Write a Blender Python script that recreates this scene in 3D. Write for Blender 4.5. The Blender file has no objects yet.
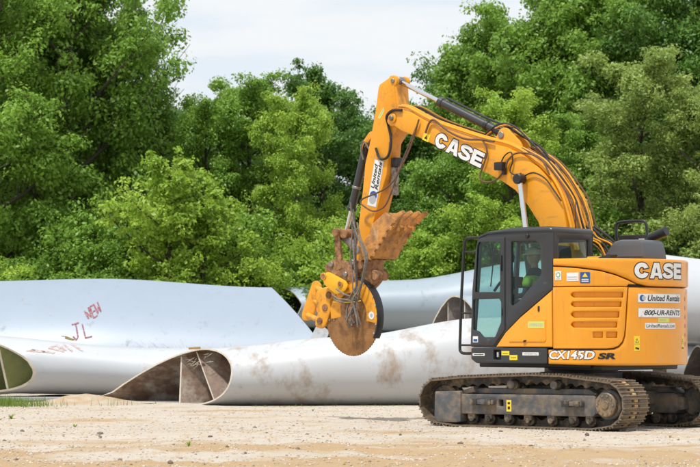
import bpy, bmesh, math, random
import numpy as np
from mathutils import Vector, Matrix
from mathutils.bvhtree import BVHTree
R = math.radians
random.seed(7)
SC = bpy.context.scene
COL = SC.collection

# ------------------------------------------------------------------ camera
cam = bpy.data.cameras.new('camera')
cam.sensor_width = 36.0
cam.lens = 2545 / 700 * 36.0
cam.clip_start, cam.clip_end = 0.5, 2000
cam.dof.use_dof = True
cam.dof.focus_distance = 35.5
cam.dof.aperture_fstop = 4.2
cam_o = bpy.data.objects.new('camera', cam)
COL.objects.link(cam_o)
cam_o.location = (0, 0, 1.32)
cam_o.rotation_euler = (R(90) + math.atan((333.7 - 233.5) / 2545), 0, 0)
SC.camera = cam_o

# ------------------------------------------------------------------ sky, sun, exposure
SUN_EL, SUN_AZ = R(67), R(215)          # azimuth clockwise from +Y: behind the camera, a little left
w = bpy.data.worlds.new('World')
SC.world = w
w.use_nodes = True
nt = w.node_tree
nt.nodes.clear()
def N(t, **k):
    n = nt.nodes.new(t)
    for a, b in k.items():
        setattr(n, a, b)
    return n
out = N('ShaderNodeOutputWorld')
sky = N('ShaderNodeTexSky', sky_type='NISHITA', sun_disc=False)
sky.sun_elevation, sky.sun_rotation = SUN_EL, SUN_AZ
sky.air_density, sky.dust_density = 1.0, 2.0
bg = N('ShaderNodeBackground'); bg.inputs[1].default_value = 0.1
nt.links.new(sky.outputs[0], bg.inputs[0])
tc = N('ShaderNodeTexCoord')
mp = N('ShaderNodeMapping'); mp.inputs['Scale'].default_value = (2.2, 2.2, 9.0)
nt.links.new(tc.outputs['Generated'], mp.inputs[0])
nz = N('ShaderNodeTexNoise'); nz.inputs['Scale'].default_value = 5.0; nz.inputs['Detail'].default_value = 6
nt.links.new(mp.outputs[0], nz.inputs['Vector'])
cr = N('ShaderNodeValToRGB')
cr.color_ramp.elements[0].position = .40; cr.color_ramp.elements[0].color = (.80, .87, .94, 1)
cr.color_ramp.elements[1].position = .54; cr.color_ramp.elements[1].color = (.93, .945, .96, 1)
nt.links.new(nz.outputs[0], cr.inputs[0])
bc = N('ShaderNodeBackground'); bc.inputs[1].default_value = 1.0
nt.links.new(cr.outputs[0], bc.inputs[0])
mx = N('ShaderNodeMixShader'); mx.inputs[0].default_value = .88     # thin bright overcast over the blue
nt.links.new(bg.outputs[0], mx.inputs[1]); nt.links.new(bc.outputs[0], mx.inputs[2])
nt.links.new(mx.outputs[0], out.inputs[0])
sun = bpy.data.lights.new('sun', 'SUN')
sun.energy, sun.angle, sun.color = 3.5, R(3), (1.0, .97, .92)
sun_o = bpy.data.objects.new('sun', sun)
COL.objects.link(sun_o)
sun_o.rotation_euler = (R(90) - SUN_EL, 0, math.pi - SUN_AZ)
SC.view_settings.view_transform = 'Standard'
SC.view_settings.look = 'None'
SC.view_settings.exposure = 0.10
SC.view_settings.gamma = 1

# ------------------------------------------------------------------ materials
def mat(name, col, rough=.5, metal=0., var=.12, dirt=None, damt=.0, dscale=4., bump=0., bscale=40., spec=.5, coat=0.,
        streak=1., nscale=6., scr=None, scrcol=(.2, .17, .14), scramt=.5):
    m = bpy.data.materials.new(name)
    m.use_nodes = True
    t = m.node_tree
    b = t.nodes['Principled BSDF']
    b.inputs['Roughness'].default_value = rough
    b.inputs['Metallic'].default_value = metal
    b.inputs['Specular IOR Level'].default_value = spec
    b.inputs['Coat Weight'].default_value = coat
    b.inputs['Coat Roughness'].default_value = .15
    c = t.nodes.new('ShaderNodeTexCoord')
    n1 = t.nodes.new('ShaderNodeTexNoise'); n1.inputs['Scale'].default_value = nscale; n1.inputs['Detail'].default_value = 5
    t.links.new(c.outputs['Object'], n1.inputs['Vector'])
    mi = t.nodes.new('ShaderNodeMix'); mi.data_type = 'RGBA'
    mi.inputs['A'].default_value = (*[x * (1 - var) for x in col], 1)
    mi.inputs['B'].default_value = (*[min(1, x * (1 + var)) for x in col], 1)
    t.links.new(n1.outputs[0], mi.inputs['Factor'])
    res = mi.outputs['Result']
    if dirt:
        mpn = t.nodes.new('ShaderNodeMapping'); mpn.inputs['Scale'].default_value = (1, 1, streak)
        t.links.new(c.outputs['Object'], mpn.inputs[0])
        n2 = t.nodes.new('ShaderNodeTexNoise'); n2.inputs['Scale'].default_value = dscale; n2.inputs['Detail'].default_value = 9
        n2.inputs['Roughness'].default_value = .68
        t.links.new(mpn.outputs[0], n2.inputs['Vector'])
        r = t.nodes.new('ShaderNodeMapRange')
        r.inputs['From Min'].default_value = .72 - damt * .5; r.inputs['From Max'].default_value = .84 - damt * .36
        t.links.new(n2.outputs[0], r.inputs['Value'])
        m2 = t.nodes.new('ShaderNodeMix'); m2.data_type = 'RGBA'
        m2.inputs['B'].default_value = (*dirt, 1)
        t.links.new(r.outputs[0], m2.inputs['Factor']); t.links.new(res, m2.inputs['A'])
        res = m2.outputs['Result']
        rr = t.nodes.new('ShaderNodeMapRange'); rr.inputs['To Min'].default_value = rough; rr.inputs['To Max'].default_value = .9
        t.links.new(r.outputs[0], rr.inputs['Value']); t.links.new(rr.outputs[0], b.inputs['Roughness'])
    if scr:
        mps = t.nodes.new('ShaderNodeMapping'); mps.inputs['Scale'].default_value = scr
        t.links.new(c.outputs['Object'], mps.inputs[0])
        n4 = t.nodes.new('ShaderNodeTexNoise'); n4.inputs['Scale'].default_value = 1.; n4.inputs['Detail'].default_value = 4; n4.inputs['Roughness'].default_value = .6
        t.links.new(mps.outputs[0], n4.inputs['Vector'])
        r4 = t.nodes.new('ShaderNodeMapRange'); r4.inputs['From Min'].default_value = .62; r4.inputs['From Max'].default_value = .72; r4.inputs['To Max'].default_value = scramt
        t.links.new(n4.outputs[0], r4.inputs['Value'])
        m4 = t.nodes.new('ShaderNodeMix'); m4.data_type = 'RGBA'; m4.inputs['B'].default_value = (*scrcol, 1)
        t.links.new(r4.outputs[0], m4.inputs['Factor']); t.links.new(res, m4.inputs['A']); res = m4.outputs['Result']
    t.links.new(res, b.inputs['Base Color'])
    if bump:
        n3 = t.nodes.new('ShaderNodeTexNoise'); n3.inputs['Scale'].default_value = bscale; n3.inputs['Detail'].default_value = 6
        t.links.new(c.outputs['Object'], n3.inputs['Vector'])
        bu = t.nodes.new('ShaderNodeBump'); bu.inputs['Strength'].default_value = bump; bu.inputs['Distance'].default_value = .02
        t.links.new(n3.outputs[0], bu.inputs['Height']); t.links.new(bu.outputs[0], b.inputs['Normal'])
    return m

DUST = (.36, .27, .17)
ORANGE = mat('orange_paint', (.80, .315, .008), .34, dirt=(.56, .34, .14), damt=.26, dscale=2.6, var=.07, coat=.3, scr=(22, 22, 2.2), scrcol=(.42, .20, .05), scramt=.45)
BOOMO = mat('boom_paint', (.80, .335, .010), .38, dirt=(.45, .24, .07), damt=.34, dscale=4, var=.07, coat=.2, scr=(2.5, 20, 12), scrcol=(.36, .17, .05), scramt=.5)
ARMO = mat('arm_paint', (.78, .32, .012), .42, dirt=(.40, .21, .07), damt=.36, dscale=5, var=.08)
YELLOW = mat('yellow_paint', (.82, .43, .015), .4, dirt=(.45, .24, .06), damt=.3, dscale=7)
SAWO = mat('attachment_paint', (.76, .325, .015), .45, dirt=(.28, .14, .04), damt=.42, dscale=6, bump=.2)
RUST = mat('rusty_steel', (.38, .19, .08), .75, scr=(7, 7, 3), scrcol=(.50, .40, .29), scramt=.55, dirt=(.14, .07, .035), damt=.62, dscale=9, bump=.5, bscale=30, var=.3)
RUSTORANGE = mat('worn_orange_steel', (.60, .265, .06), .62, dirt=(.30, .155, .065), damt=.62, scr=(9, 9, 3), scrcol=(.55, .42, .28), scramt=.6, dscale=7, bump=.4, var=.2)
DISC = mat('saw_disc_steel', (.36, .175, .06), .42, .35, dirt=(.22, .115, .05), damt=.55, dscale=3.5, bump=.12, var=.25)
DARK = mat('dark_grey_paint', (.032, .034, .038), .42, dirt=(.10, .09, .08), damt=.2, dscale=5, coat=.15)
BLACK = mat('black_steel', (.016, .016, .018), .45, dirt=(.08, .07, .06), damt=.28, dscale=6)
RUBBER = mat('hose_rubber', (.02, .019, .018), .6, dirt=(.12, .09, .06), damt=.35, dscale=12)
HOSEBROWN = mat('brown_sleeved_hose', (.13, .065, .035), .7, dirt=(.2, .14, .09), damt=.4, dscale=12)
HOSEGREY = mat('worn_grey_hose', (.15, .135, .12), .75, dirt=(.30, .24, .18), damt=.5, dscale=20, var=.3)
CHROME = mat('chromed_rod', (.72, .73, .74), .12, 1.0, var=.03)
STEEL = mat('bare_steel', (.30, .28, .26), .45, .7, dirt=(.20, .12, .06), damt=.5, dscale=12)
TRACK = mat('track_steel', (.050, .044, .038), .55, .25, dirt=DUST, damt=.48, dscale=5, bump=.3, var=.25)
SHOE = mat('track_shoe_steel', (.15, .12, .09), .5, .35, dirt=(.33, .23, .13), damt=.62, dscale=6, bump=.3, var=.25)
FRAME = mat('dusty_frame_paint', (.085, .088, .094), .55, dirt=(.25, .19, .13), damt=.56, dscale=4, bump=.2, var=.2)
SEATM = mat('seat_fabric', (.03, .03, .032), .9)
WHITE = mat('white_vinyl', (.76, .76, .75), .45, dirt=(.48, .40, .30), damt=.32, dscale=14, var=.04)
INK = mat('black_print', (.012, .012, .013), .45, var=.02)
BLUE = mat('blue_print', (.02, .09, .30), .45, var=.02)
GREYP = mat('grey_print', (.42, .44, .46), .45, var=.02)
YEL = mat('yellow_vinyl', (.85, .62, .03), .45, var=.03)
LIME = mat('lime_vinyl', (.62, .66, .12), .5, var=.05, dirt=(.4, .35, .2), damt=.2, dscale=20)
GREENP = mat('green_print', (.10, .38, .10), .5)
REDP = mat('red_reflector', (.5, .03, .02), .35)
def glass_mat(name, tint):
    m = bpy.data.materials.new(name); m.use_nodes = True
    t = m.node_tree; t.nodes.clear()
    o = t.nodes.new('ShaderNodeOutputMaterial'); a = t.nodes.new('ShaderNodeBsdfTransparent'); a.inputs[0].default_value = (*tint, 1)
    g = t.nodes.new('ShaderNodeBsdfGlossy'); g.inputs['Roughness'].default_value = .02
    lwt = t.nodes.new('ShaderNodeLayerWeight'); lwt.inputs[0].default_value = .5
    pw = t.nodes.new('ShaderNodeMath'); pw.operation = 'POWER'; pw.inputs[1].default_value = 4.
    t.links.new(lwt.outputs['Facing'], pw.inputs[0])
    f = t.nodes.new('ShaderNodeMapRange'); f.inputs['To Min'].default_value = .035; f.inputs['To Max'].default_value = .9
    t.links.new(pw.outputs[0], f.inputs['Value'])
    x = t.nodes.new('ShaderNodeMixShader')
    t.links.new(f.outputs[0], x.inputs[0]); t.links.new(a.outputs[0], x.inputs[1]); t.links.new(g.outputs[0], x.inputs[2])
    t.links.new(x.outputs[0], o.inputs[0])
    return m
GLASS = glass_mat('tinted_cab_glass', (.78, .90, .88))

# ------------------------------------------------------------------ geometry helpers
class G:
    """collects vertices and faces, then becomes ONE mesh object"""
    def __init__(self): self.v, self.f, self.m, self.mats = [], [], [], []
    def mi(self, m):
        if m not in self.mats: self.mats.append(m)
        return self.mats.index(m)
    def add(self, vs, fs, m):
        k = len(self.v); i = self.mi(m)
        self.v += [tuple(p) for p in vs]
        self.f += [tuple(k + j for j in f) for f in fs]
        self.m += [i] * len(fs)
        return self
    def bm(self, b, m, fn=None):
        b.verts.index_update()
        vs = [fn(p.co) if fn else p.co[:] for p in b.verts]
        self.add(vs, [[q.index for q in f.verts] for f in b.faces], m); b.free(); return self
    def mesh(self, me, m, fn=None):
        vs = [fn(p.co) if fn else p.co[:] for p in me.vertices]
        self.add(vs, [tuple(p.vertices) for p in me.polygons], m)
        bpy.data.meshes.remove(me); return self
    def rbox(self, c, s, m, bev=.01, rot=None):
        b = bmesh.new(); bmesh.ops.create_cube(b, size=1)
        bmesh.ops.scale(b, vec=s, verts=b.verts)
        if bev: bmesh.ops.bevel(b, geom=b.edges[:], offset=bev, segments=2, affect='EDGES', profile=.6)
        M_ = Matrix.Translation(c) @ (rot.to_4x4() if rot else Matrix())
        bmesh.ops.transform(b, matrix=M_, verts=b.verts)
        return self.bm(b, m)
    def prism(self, poly, b0, b1, m, bev=.008, holes=(), fn=None):
        """polygon in the (x, z) plane pushed along y from b0 to b1, rounded edges"""
        me = plate(poly, holes, b1 - b0, bev); c = (b0 + b1) / 2
        g = (lambda q: (q[0], c - q[2], q[1])) if fn is None else (lambda q: fn(q[0], q[1], q[2], c))
        return self.mesh(me, m, g)
    def cyl(self, p0, p1, r, m, n=18, r1=None, bev=0):
        p0, p1 = Vector(p0), Vector(p1); d = (p1 - p0); L = d.length; q = d.to_track_quat('Z', 'Y')
        r1 = r if r1 is None else r1
        prof = [(0, 0), (r - bev, 0), (r, bev), (r1, L - bev), (r1 - bev, L), (0, L)] if bev else [(0, 0), (r, 0), (r1, L), (0, L)]
        vs, fs = [], []
        for (rr, z) in prof:
            if rr == 0: vs.append(p0 + q @ Vector((0, 0, z)))
            else: vs += [p0 + q @ Vector((rr * math.cos(2 * math.pi * i / n), rr * math.sin(2 * math.pi * i / n), z)) for i in range(n)]
        k = 1; fs += [(0, k + (i + 1) % n, k + i) for i in range(n)]
        for _ in range(len(prof) - 3):
            fs += [(k + i, k + (i + 1) % n, k + n + (i + 1) % n, k + n + i) for i in range(n)]; k += n
        e = len(vs) - 1; fs += [(k + i, k + (i + 1) % n, e) for i in range(n)]
        return self.add(vs, fs, m)
    def tube(self, pts, r, m, n=8, smooth=3):
        pts = spline([Vector(p) for p in pts], smooth) if smooth and len(pts) > 2 else [Vector(p) for p in pts]
        vs, fs = [], []; up = None
        for i, p in enumerate(pts):
            t = (pts[min(i + 1, len(pts) - 1)] - pts[max(i - 1, 0)]).normalized()
            if up is None: up = t.orthogonal().normalized()
            up = (up - t * up.dot(t)); up = up.normalized() if up.length > 1e-6 else t.orthogonal().normalized()
            s = t.cross(up)
            rr = r if not callable(r) else r(i / (len(pts) - 1))
            vs += [p + (up * math.cos(2 * math.pi * j / n) + s * math.sin(2 * math.pi * j / n)) * rr for j in range(n)]
        for i in range(len(pts) - 1):
            a = i * n
            fs += [(a + j, a + (j + 1) % n, a + n + (j + 1) % n, a + n + j) for j in range(n)]
        fs += [tuple(range(n - 1, -1, -1)), tuple(range(len(vs) - n, len(vs)))]
        return self.add(vs, fs, m)
    def build(self, name, parent=None, angle=35, label=None, kind=None, loc=None):
        me = bpy.data.meshes.new(name)
        me.from_pydata(self.v, [], self.f)
        for m in self.mats: me.materials.append(m)
        me.polygons.foreach_set('material_index', self.m)
        b = bmesh.new(); b.from_mesh(me)
        bmesh.ops.remove_doubles(b, verts=b.verts, dist=1e-5)
        bmesh.ops.recalc_face_normals(b, faces=b.faces)
        b.to_mesh(me); b.free()
        me.shade_smooth() if hasattr(me, 'shade_smooth') else None
        me.set_sharp_from_angle(angle=R(angle))
        return obj(name, me, parent, label, kind, loc)

def obj(name, me, parent=None, label=None, kind=None, loc=None):
    o = bpy.data.objects.new(name, me); COL.objects.link(o)
    if parent: o.parent = parent
    if label: o['label'] = label
    if kind: o['kind'] = kind
    if loc: o.location = loc
    return o
def tag(o, label, cat, group=None):
    o['label'] = label; o['category'] = cat
    if group: o['group'] = group
    return o
def empty(name, loc, rz=0, parent=None):
    o = bpy.data.objects.new(name, None); COL.objects.link(o); o.location = loc; o.rotation_euler = (0, 0, rz)
    if parent: o.parent = parent
    return o

def spline(p, k):
    o = []
    for i in range(len(p) - 1):
        a, b, c, d = p[max(i - 1, 0)], p[i], p[i + 1], p[min(i + 2, len(p) - 1)]
        for j in range(k):
            t = j / k
            o.append(.5 * ((2 * b) + (c - a) * t + (2 * a - 5 * b + 4 * c - d) * t * t + (3 * b - a - 3 * c + d) * t ** 3))
    return o + [p[-1]]
def rnd_poly(pts, r, seg=4):
    o = []; n = len(pts)
    for i in range(n):
        p = Vector(pts[i]); a = Vector(pts[i - 1]) - p; c = Vector(pts[(i + 1) % n]) - p
        rr = min(r, a.length * .45, c.length * .45)
        s, e = p + a.normalized() * rr, p + c.normalized() * rr
        for k in range(seg + 1):
            t = k / seg
            o.append(tuple(s * (1 - t) ** 2 + p * 2 * t * (1 - t) + e * t * t))
    return o
def plate(poly, holes, T, bev):
    c = bpy.data.curves.new('tmp', 'CURVE'); c.dimensions = '2D'; c.fill_mode = 'BOTH'
    bev = min(bev, T * .49)
    c.extrude = T / 2 - bev; c.bevel_depth = bev; c.bevel_resolution = 1; c.offset = -bev
    for pts in (poly, *holes):
        s = c.splines.new('POLY'); s.points.add(len(pts) - 1)
        for i, p in enumerate(pts): s.points[i].co = (p[0], p[1], 0, 1)
        s.use_cyclic_u = True
    o = bpy.data.objects.new('tmp', c); me = bpy.data.meshes.new_from_object(o)
    bpy.data.objects.remove(o); bpy.data.curves.remove(c)
    return me
def text_mesh(s, bold=0., shear=0.):
    c = bpy.data.curves.new('tmp', 'FONT'); c.body = s; c.offset = bold; c.shear = shear; c.resolution_u = 4
    o = bpy.data.objects.new('tmp', c); me = bpy.data.meshes.new_from_object(o)
    bpy.data.objects.remove(o); bpy.data.curves.remove(c)
    return me
def circle_pts(cx, cz, r, n=24, a0=0, a1=360, rx=1):
    return [(cx + rx * r * math.cos(R(a0 + (a1 - a0) * i / n)), cz + r * math.sin(R(a0 + (a1 - a0) * i / n))) for i in range(n + (a1 - a0 != 360))]

def sliced(me, step=.04):
    b_ = bmesh.new(); b_.from_mesh(me); bpy.data.meshes.remove(me)
    us = [v.co.x for v in b_.verts]; u = min(us) + step
    while u < max(us):
        bmesh.ops.bisect_plane(b_, geom=b_.verts[:] + b_.edges[:] + b_.faces[:], plane_co=(u, 0, 0), plane_no=(1, 0, 0)); u += step
    return b_
def decal(name, parent, fn, items, label=None):
    """flat print laid on a surface: fn(u, v, n) gives the local point"""
    g = G(); n = .002
    for it in items:
        k = it[0]
        if k == 'rect':
            u0, v0, u1, v1, m = it[1:]; S = max(1, int(abs(u1 - u0) / .015))
            vs = [fn(u0 + (u1 - u0) * i / S, v, n) for i in range(S + 1) for v in (v0, v1)]
            g.add(vs, [(2 * i, 2 * i + 2, 2 * i + 3, 2 * i + 1) for i in range(S)], m)
        elif k == 'poly':
            g.add([fn(u, v, n) for u, v in it[1]], [tuple(range(len(it[1])))], it[2])
        elif k == 'shape':
            n = .0022 + (.001 if it[4] is WHITE else 0)
            g.bm(sliced(fill2d(it[1], it[2], it[3])), it[4], lambda q: fn(q[0], q[1], n))
        elif k == 'strip':
            n = .002 + (.001 if it[3] is WHITE else 0); l_, r_ = it[1], it[2]; K = len(l_)
            g.add([fn(u, v, n) for u, v in l_ + r_], [(i, i + 1, K + i + 1, K + i) for i in range(K - 1)], it[3])
        elif k == 'text':
            s, u0, v0, u1, v1, m, bold, shear = it[1:]
            me = text_mesh(s, bold, shear)
            xs = [p.co.x for p in me.vertices]; ys = [p.co.y for p in me.vertices]
            x0, x1, y0, y1 = min(xs), max(xs), min(ys), max(ys)
            g.bm(sliced(me, .05 * (x1 - x0) / (u1 - u0)), m, lambda q: fn(u0 + (q[0] - x0) / (x1 - x0) * (u1 - u0), v0 + (q[1] - y0) / (y1 - y0) * (v1 - v0), n))
        n += .0009
    me = bpy.data.meshes.new(name); me.from_pydata(g.v, [], g.f)
    for m in g.mats: me.materials.append(m)
    me.polygons.foreach_set('material_index', g.m)
    return obj(name, me, parent, label)

# ------------------------------------------------------------------ ground
rng = np.random.default_rng(3)
def vnoise(x, y, s, seed):
    r = np.random.default_rng(seed).random((64, 64))
    u, v = x * s, y * s
    i, j = np.floor(u).astype(int), np.floor(v).astype(int); fu, fv = u - i, v - j
    fu, fv = fu * fu * (3 - 2 * fu), fv * fv * (3 - 2 * fv)
    a = r[i % 64, j % 64]; b = r[(i + 1) % 64, j % 64]; c = r[i % 64, (j + 1) % 64]; d = r[(i + 1) % 64, (j + 1) % 64]
    return (a * (1 - fu) + b * fu) * (1 - fv) + (c * (1 - fu) + d * fu) * fv - .5
MOUNDS = [(-5.25, 48.6, .55, .5, .13), (-4.6, 48.4, .7, .4, .07), (-3.2, 46.4, .9, .35, .05), (-4.0, 38.5, 1.6, .4, .035),
          (1.2, 25.6, 1.6, .5, .05), (-2.6, 27.5, 1.2, .6, .03)]
def ground_h(x, y):
    h = .05 * vnoise(x, y, .35, 1) + .035 * vnoise(x, y, 1.1, 2) + .022 * vnoise(x, y, 3.1, 5) + .016 * vnoise(x, y, 7.0, 6)
    q = np.clip((np.hypot(x - 3.3, y - 36) - 2.3) / 1.2, 0, 1)
    h = h * (.5 + .5 * q) + .012 * (1 - q)
    bl = np.clip(np.abs(y - 49) / 2 - 1.2, 0, 1)
    h = h * (.3 + .7 * bl)
    nr = np.clip((31.5 - y) / 4, 0, 1)
    h = h + nr * (.07 * vnoise(x, y, 1.7, 31) + .045 * vnoise(x, y, 4.2, 32))
    for (c0, k_, wd_) in ((31.6, .10, .16), (32.7, .10, .16), (28.2, -.06, .2), (39.4, .05, .2), (40.9, .05, .2)):     # tyre ruts
        d_ = (y - c0 - k_ * x) / wd_
        h = h - .030 * np.exp(-d_ ** 2) * (1 + .5 * np.sin(x * 21)) + .018 * np.exp(-((np.abs(d_) - 1.7) / .7) ** 2)
    for (mx_, my_, sx, sy, a) in MOUNDS:
        h = h + a * np.exp(-((x - mx_) / sx) ** 2 - ((y - my_) / sy) ** 2) * (1 + .6 * vnoise(x, y, 4, 9))
    return h
xs = np.concatenate([-np.geomspace(400, 9.2, 26), np.linspace(-9, 9, 300), np.geomspace(9.2, 400, 26)])
ys = np.concatenate([np.linspace(2, 20, 20), np.linspace(20.2, 54, 420), np.geomspace(54.3, 700, 40)])
X, Y = np.meshgrid(xs, ys)
Z = ground_h(X, Y)
nx, ny = len(xs), len(ys)
me = bpy.data.meshes.new('ground')
idx = np.arange(nx * ny).reshape(ny, nx)
quads = np.stack([idx[:-1, :-1], idx[:-1, 1:], idx[1:, 1:], idx[1:, :-1]], -1).reshape(-1, 4)
def fast_mesh(name, verts, faces):
    me = bpy.data.meshes.new(name); k = faces.shape[1]
    me.vertices.add(len(verts)); me.vertices.foreach_set('co', np.ascontiguousarray(verts, dtype=np.float32).ravel())
    me.loops.add(faces.size); me.loops.foreach_set('vertex_index', np.ascontiguousarray(faces, dtype=np.int32).ravel())
    me.polygons.add(len(faces)); me.polygons.foreach_set('loop_start', np.arange(0, faces.size, k, dtype=np.int32))
    me.update(calc_edges=True)
    return me
me = fast_mesh('ground', np.stack([X, Y, Z], -1).reshape(-1, 3), quads)
me.shade_smooth()
gm = bpy.data.materials.new('sandy_ground'); gm.use_nodes = True
t = gm.node_tree; L = t.links.new
def TN(ty, **k):
    n = t.nodes.new(ty)
    for a, b in k.items(): n.inputs[a].default_value = b
    return n
b = t.nodes['Principled BSDF']; b.inputs['Roughness'].default_value = .95; b.inputs['Specular IOR Level'].default_value = .15
c = t.nodes.new('ShaderNodeTexCoord')
def noise(scale, detail=6, rough=.6, sc=(1, 1, 1)):
    m_ = t.nodes.new('ShaderNodeMapping'); m_.inputs['Scale'].default_value = sc
    L(c.outputs['Object'], m_.inputs[0])
    n = TN('ShaderNodeTexNoise', Scale=scale, Detail=detail, Roughness=rough); L(m_.outputs[0], n.inputs['Vector']); return n.outputs[0]
def rmap(v, a, b_, lo=0., hi=1.):
    r = TN('ShaderNodeMapRange', **{'From Min': a, 'From Max': b_, 'To Min': lo, 'To Max': hi}); L(v, r.inputs['Value']); return r.outputs[0]
def mixc(f, A, B):
    m_ = t.nodes.new('ShaderNodeMix'); m_.data_type = 'RGBA'
    for s, v in (('A', A), ('B', B)):
        if isinstance(v, tuple): m_.inputs[s].default_value = (*v, 1)
        else: L(v, m_.inputs[s])
    L(f, m_.inputs['Factor']); return m_.outputs['Result']
def math_(op, a, b_):
    m_ = t.nodes.new('ShaderNodeMath'); m_.operation = op
    for i, v in enumerate((a, b_)):
        if isinstance(v, (int, float)): m_.inputs[i].default_value = v
        else: L(v, m_.inputs[i])
    return m_.outputs[0]
sep = t.nodes.new('ShaderNodeSeparateXYZ'); L(c.outputs['Object'], sep.inputs[0])
pale = mixc(noise(1.3, 8, .65), (.43, .375, .305), (.58, .52, .445))
tan = mixc(noise(3.0, 8, .7), (.35, .235, .125), (.49, .36, .22))
near = rmap(sep.outputs[1], 33.0, 27.0, 0., .19)            # the bare tan soil lies towards the near edge of the yard
band = noise(.55, 7, .62, (.6, 1.3, 1))
patch = rmap(math_('ADD', band, near), .55, .66)
col = mixc(patch, pale, tan)
col = mixc(rmap(noise(5, 8, .75, (1.0, .35, 1)), .52, .66, 0, .75), col, (.47, .325, .18))
md = t.nodes.new('ShaderNodeVectorMath'); md.operation = 'DISTANCE'; L(c.outputs['Object'], md.inputs[0]); md.inputs[1].default_value = (-5.0, 48.5, .05)
col = mixc(math_('MULTIPLY', rmap(md.outputs['Value'], 1.7, .5), rmap(noise(2.5, 6, .7), .35, .6)), col, (.44, .31, .18))
col = mixc(rmap(noise(20, 6, .75, (1, .3, 1)), .60, .72, 0, .5), col, (.36, .27, .18))
col = mixc(rmap(noise(45, 4, .7), .62, .72, 0, .6), col, (.24, .19, .14))
col = mixc(rmap(noise(70, 3, .6), .64, .70, 0, .7), col, (.66, .61, .55))
L(col, b.inputs['Base Color'])
bu = TN('ShaderNodeBump', Strength=.5, Distance=.03)
L(math_('ADD', noise(28, 8, .7), noise(90, 3, .6)), bu.inputs['Height']); L(bu.outputs[0], b.inputs['Normal'])
me.materials.append(gm)
obj('ground', me, kind='structure')

# clods and pebbles lying about: nobody could count them
def gravel(name, n, ymin, ymax, smin, smax, dark, light, seed, pw=4, thr=-.05):
    rg = np.random.default_rng(seed)
    ico = bmesh.new(); bmesh.ops.create_icosphere(ico, subdivisions=1, radius=1)
    iv = np.array([v.co[:] for v in ico.verts]); ifc = np.array([[q.index for q in f.verts] for f in ico.faces]); ico.free()
    y = ymin + (ymax - ymin) * rg.random(n) ** 1.4; x = (rg.random(n) - .5) * .34 * y
    keep = vnoise(x, y, .8, 11) + .6 * vnoise(x, y, 2.7, 12) + .3 * rg.random(n) > thr
    x, y = x[keep], y[keep]; n = len(x)
    s = smin + (smax - smin) * rg.random(n) ** pw; z = ground_h(x, y)
    sc = np.stack([s, s * rg.uniform(.6, 1.3, n), s * rg.uniform(.45, .85, n)], 1)
    v = iv[None] * (1 + .55 * (rg.random((n, 12, 1)) - .5)) * sc[:, None]
    a = rg.random(n) * 6.28; c_, s_ = np.cos(a), np.sin(a)
    v = np.stack([v[..., 0] * c_[:, None] - v[..., 1] * s_[:, None], v[..., 0] * s_[:, None] + v[..., 1] * c_[:, None], v[..., 2]], -1)
    v += np.stack([x, y, z + s * .15], 1)[:, None]
    F = (ifc[None] + 12 * np.arange(n)[:, None, None]).reshape(-1, 3)
    me = fast_mesh(name, v.reshape(-1, 3), F)
    at = me.attributes.new('tone', 'FLOAT', 'FACE'); at.data.foreach_set('value', np.repeat(rg.random(n), 20).astype(np.float32))
    m = bpy.data.materials.new(name + '_soil'); m.use_nodes = True; t = m.node_tree; b = t.nodes['Principled BSDF']; b.inputs['Roughness'].default_value = .95
    an = t.nodes.new('ShaderNodeAttribute'); an.attribute_name = 'tone'; mi = t.nodes.new('ShaderNodeMix'); mi.data_type = 'RGBA'
    mi.inputs['A'].default_value = (*dark, 1); mi.inputs['B'].default_value = (*light, 1)
    t.links.new(an.outputs['Fac'], mi.inputs['Factor']); t.links.new(mi.outputs['Result'], b.inputs['Base Color'])
    me.materials.append(m); return obj(name, me, kind='stuff')
gravel('gravel', 26000, 24, 46, .004, .018, (.33, .25, .165), (.64, .57, .48), 21, 2.5, -.12)
gravel('pebbles', 1100, 24, 44, .008, .034, (.22, .17, .12), (.52, .44, .35), 23, 4, .05)
gravel('dark_clods', 260, 26, 37, .006, .042, (.12, .09, .07), (.22, .17, .12), 22, 5)

# ------------------------------------------------------------------ wind turbine blade pieces
def paint(name, col, dirtcol, damt, dscale=1.4, streak=1.):
    return mat(name, col, .42, var=.05, dirt=dirtcol, damt=damt, dscale=dscale, streak=streak, nscale=2, bump=.04, bscale=3, scr=(5.0, 5.0, 1.1), scrcol=tuple(x * .62 for x in col), scramt=.35)
P_WHITE = paint('blade_white', (.475, .495, .525), (.40, .32, .25), .16, 2.2, .7)
P_FRONT = paint('blade_scuffed_white', (.475, .49, .51), (.33, .265, .21), .42, 2.1, .7)
P_BLUE = paint('blade_pale_blue', (.285, .34, .41), (.25, .25, .25), .22, 2.5, .35)
P_BACK = paint('blade_back_grey', (.315, .375, .43), (.15, .16, .14), .26, 2.0, .5)
P_DIRTY = paint('blade_dirty_grey', (.33, .345, .365), (.22, .17, .13), .45, 1.5)
LAM_BROWN = mat('brown_laminate', (.17, .105, .07), .6, var=.6, dirt=(.36, .31, .25), damt=.5, dscale=3.2, bump=.3, bscale=18, nscale=9)
LAM_GREEN = mat('greenish_laminate', (.15, .17, .05), .5, var=.3, dirt=(.32, .32, .15), damt=.3, dscale=3, bump=.1)
LAM_GREY = mat('grey_laminate', (.16, .14, .13), .7, var=.3, dirt=(.33, .28, .25), damt=.4, dscale=4)
RIM = mat('raw_cut_edge', (.60, .54, .44), .85, var=.25, bump=.5, bscale=60, dirt=(.35, .25, .15), damt=.3, dscale=20)
SPRAY = mat('dark_red_spray', (.22, .04, .05), .7, var=.4, dirt=(.40, .36, .40), damt=.5, dscale=26)
SPRAYF = mat('faded_red_spray', (.42, .22, .19), .7, var=.3, dirt=(.52, .50, .50), damt=.7, dscale=20)

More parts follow.
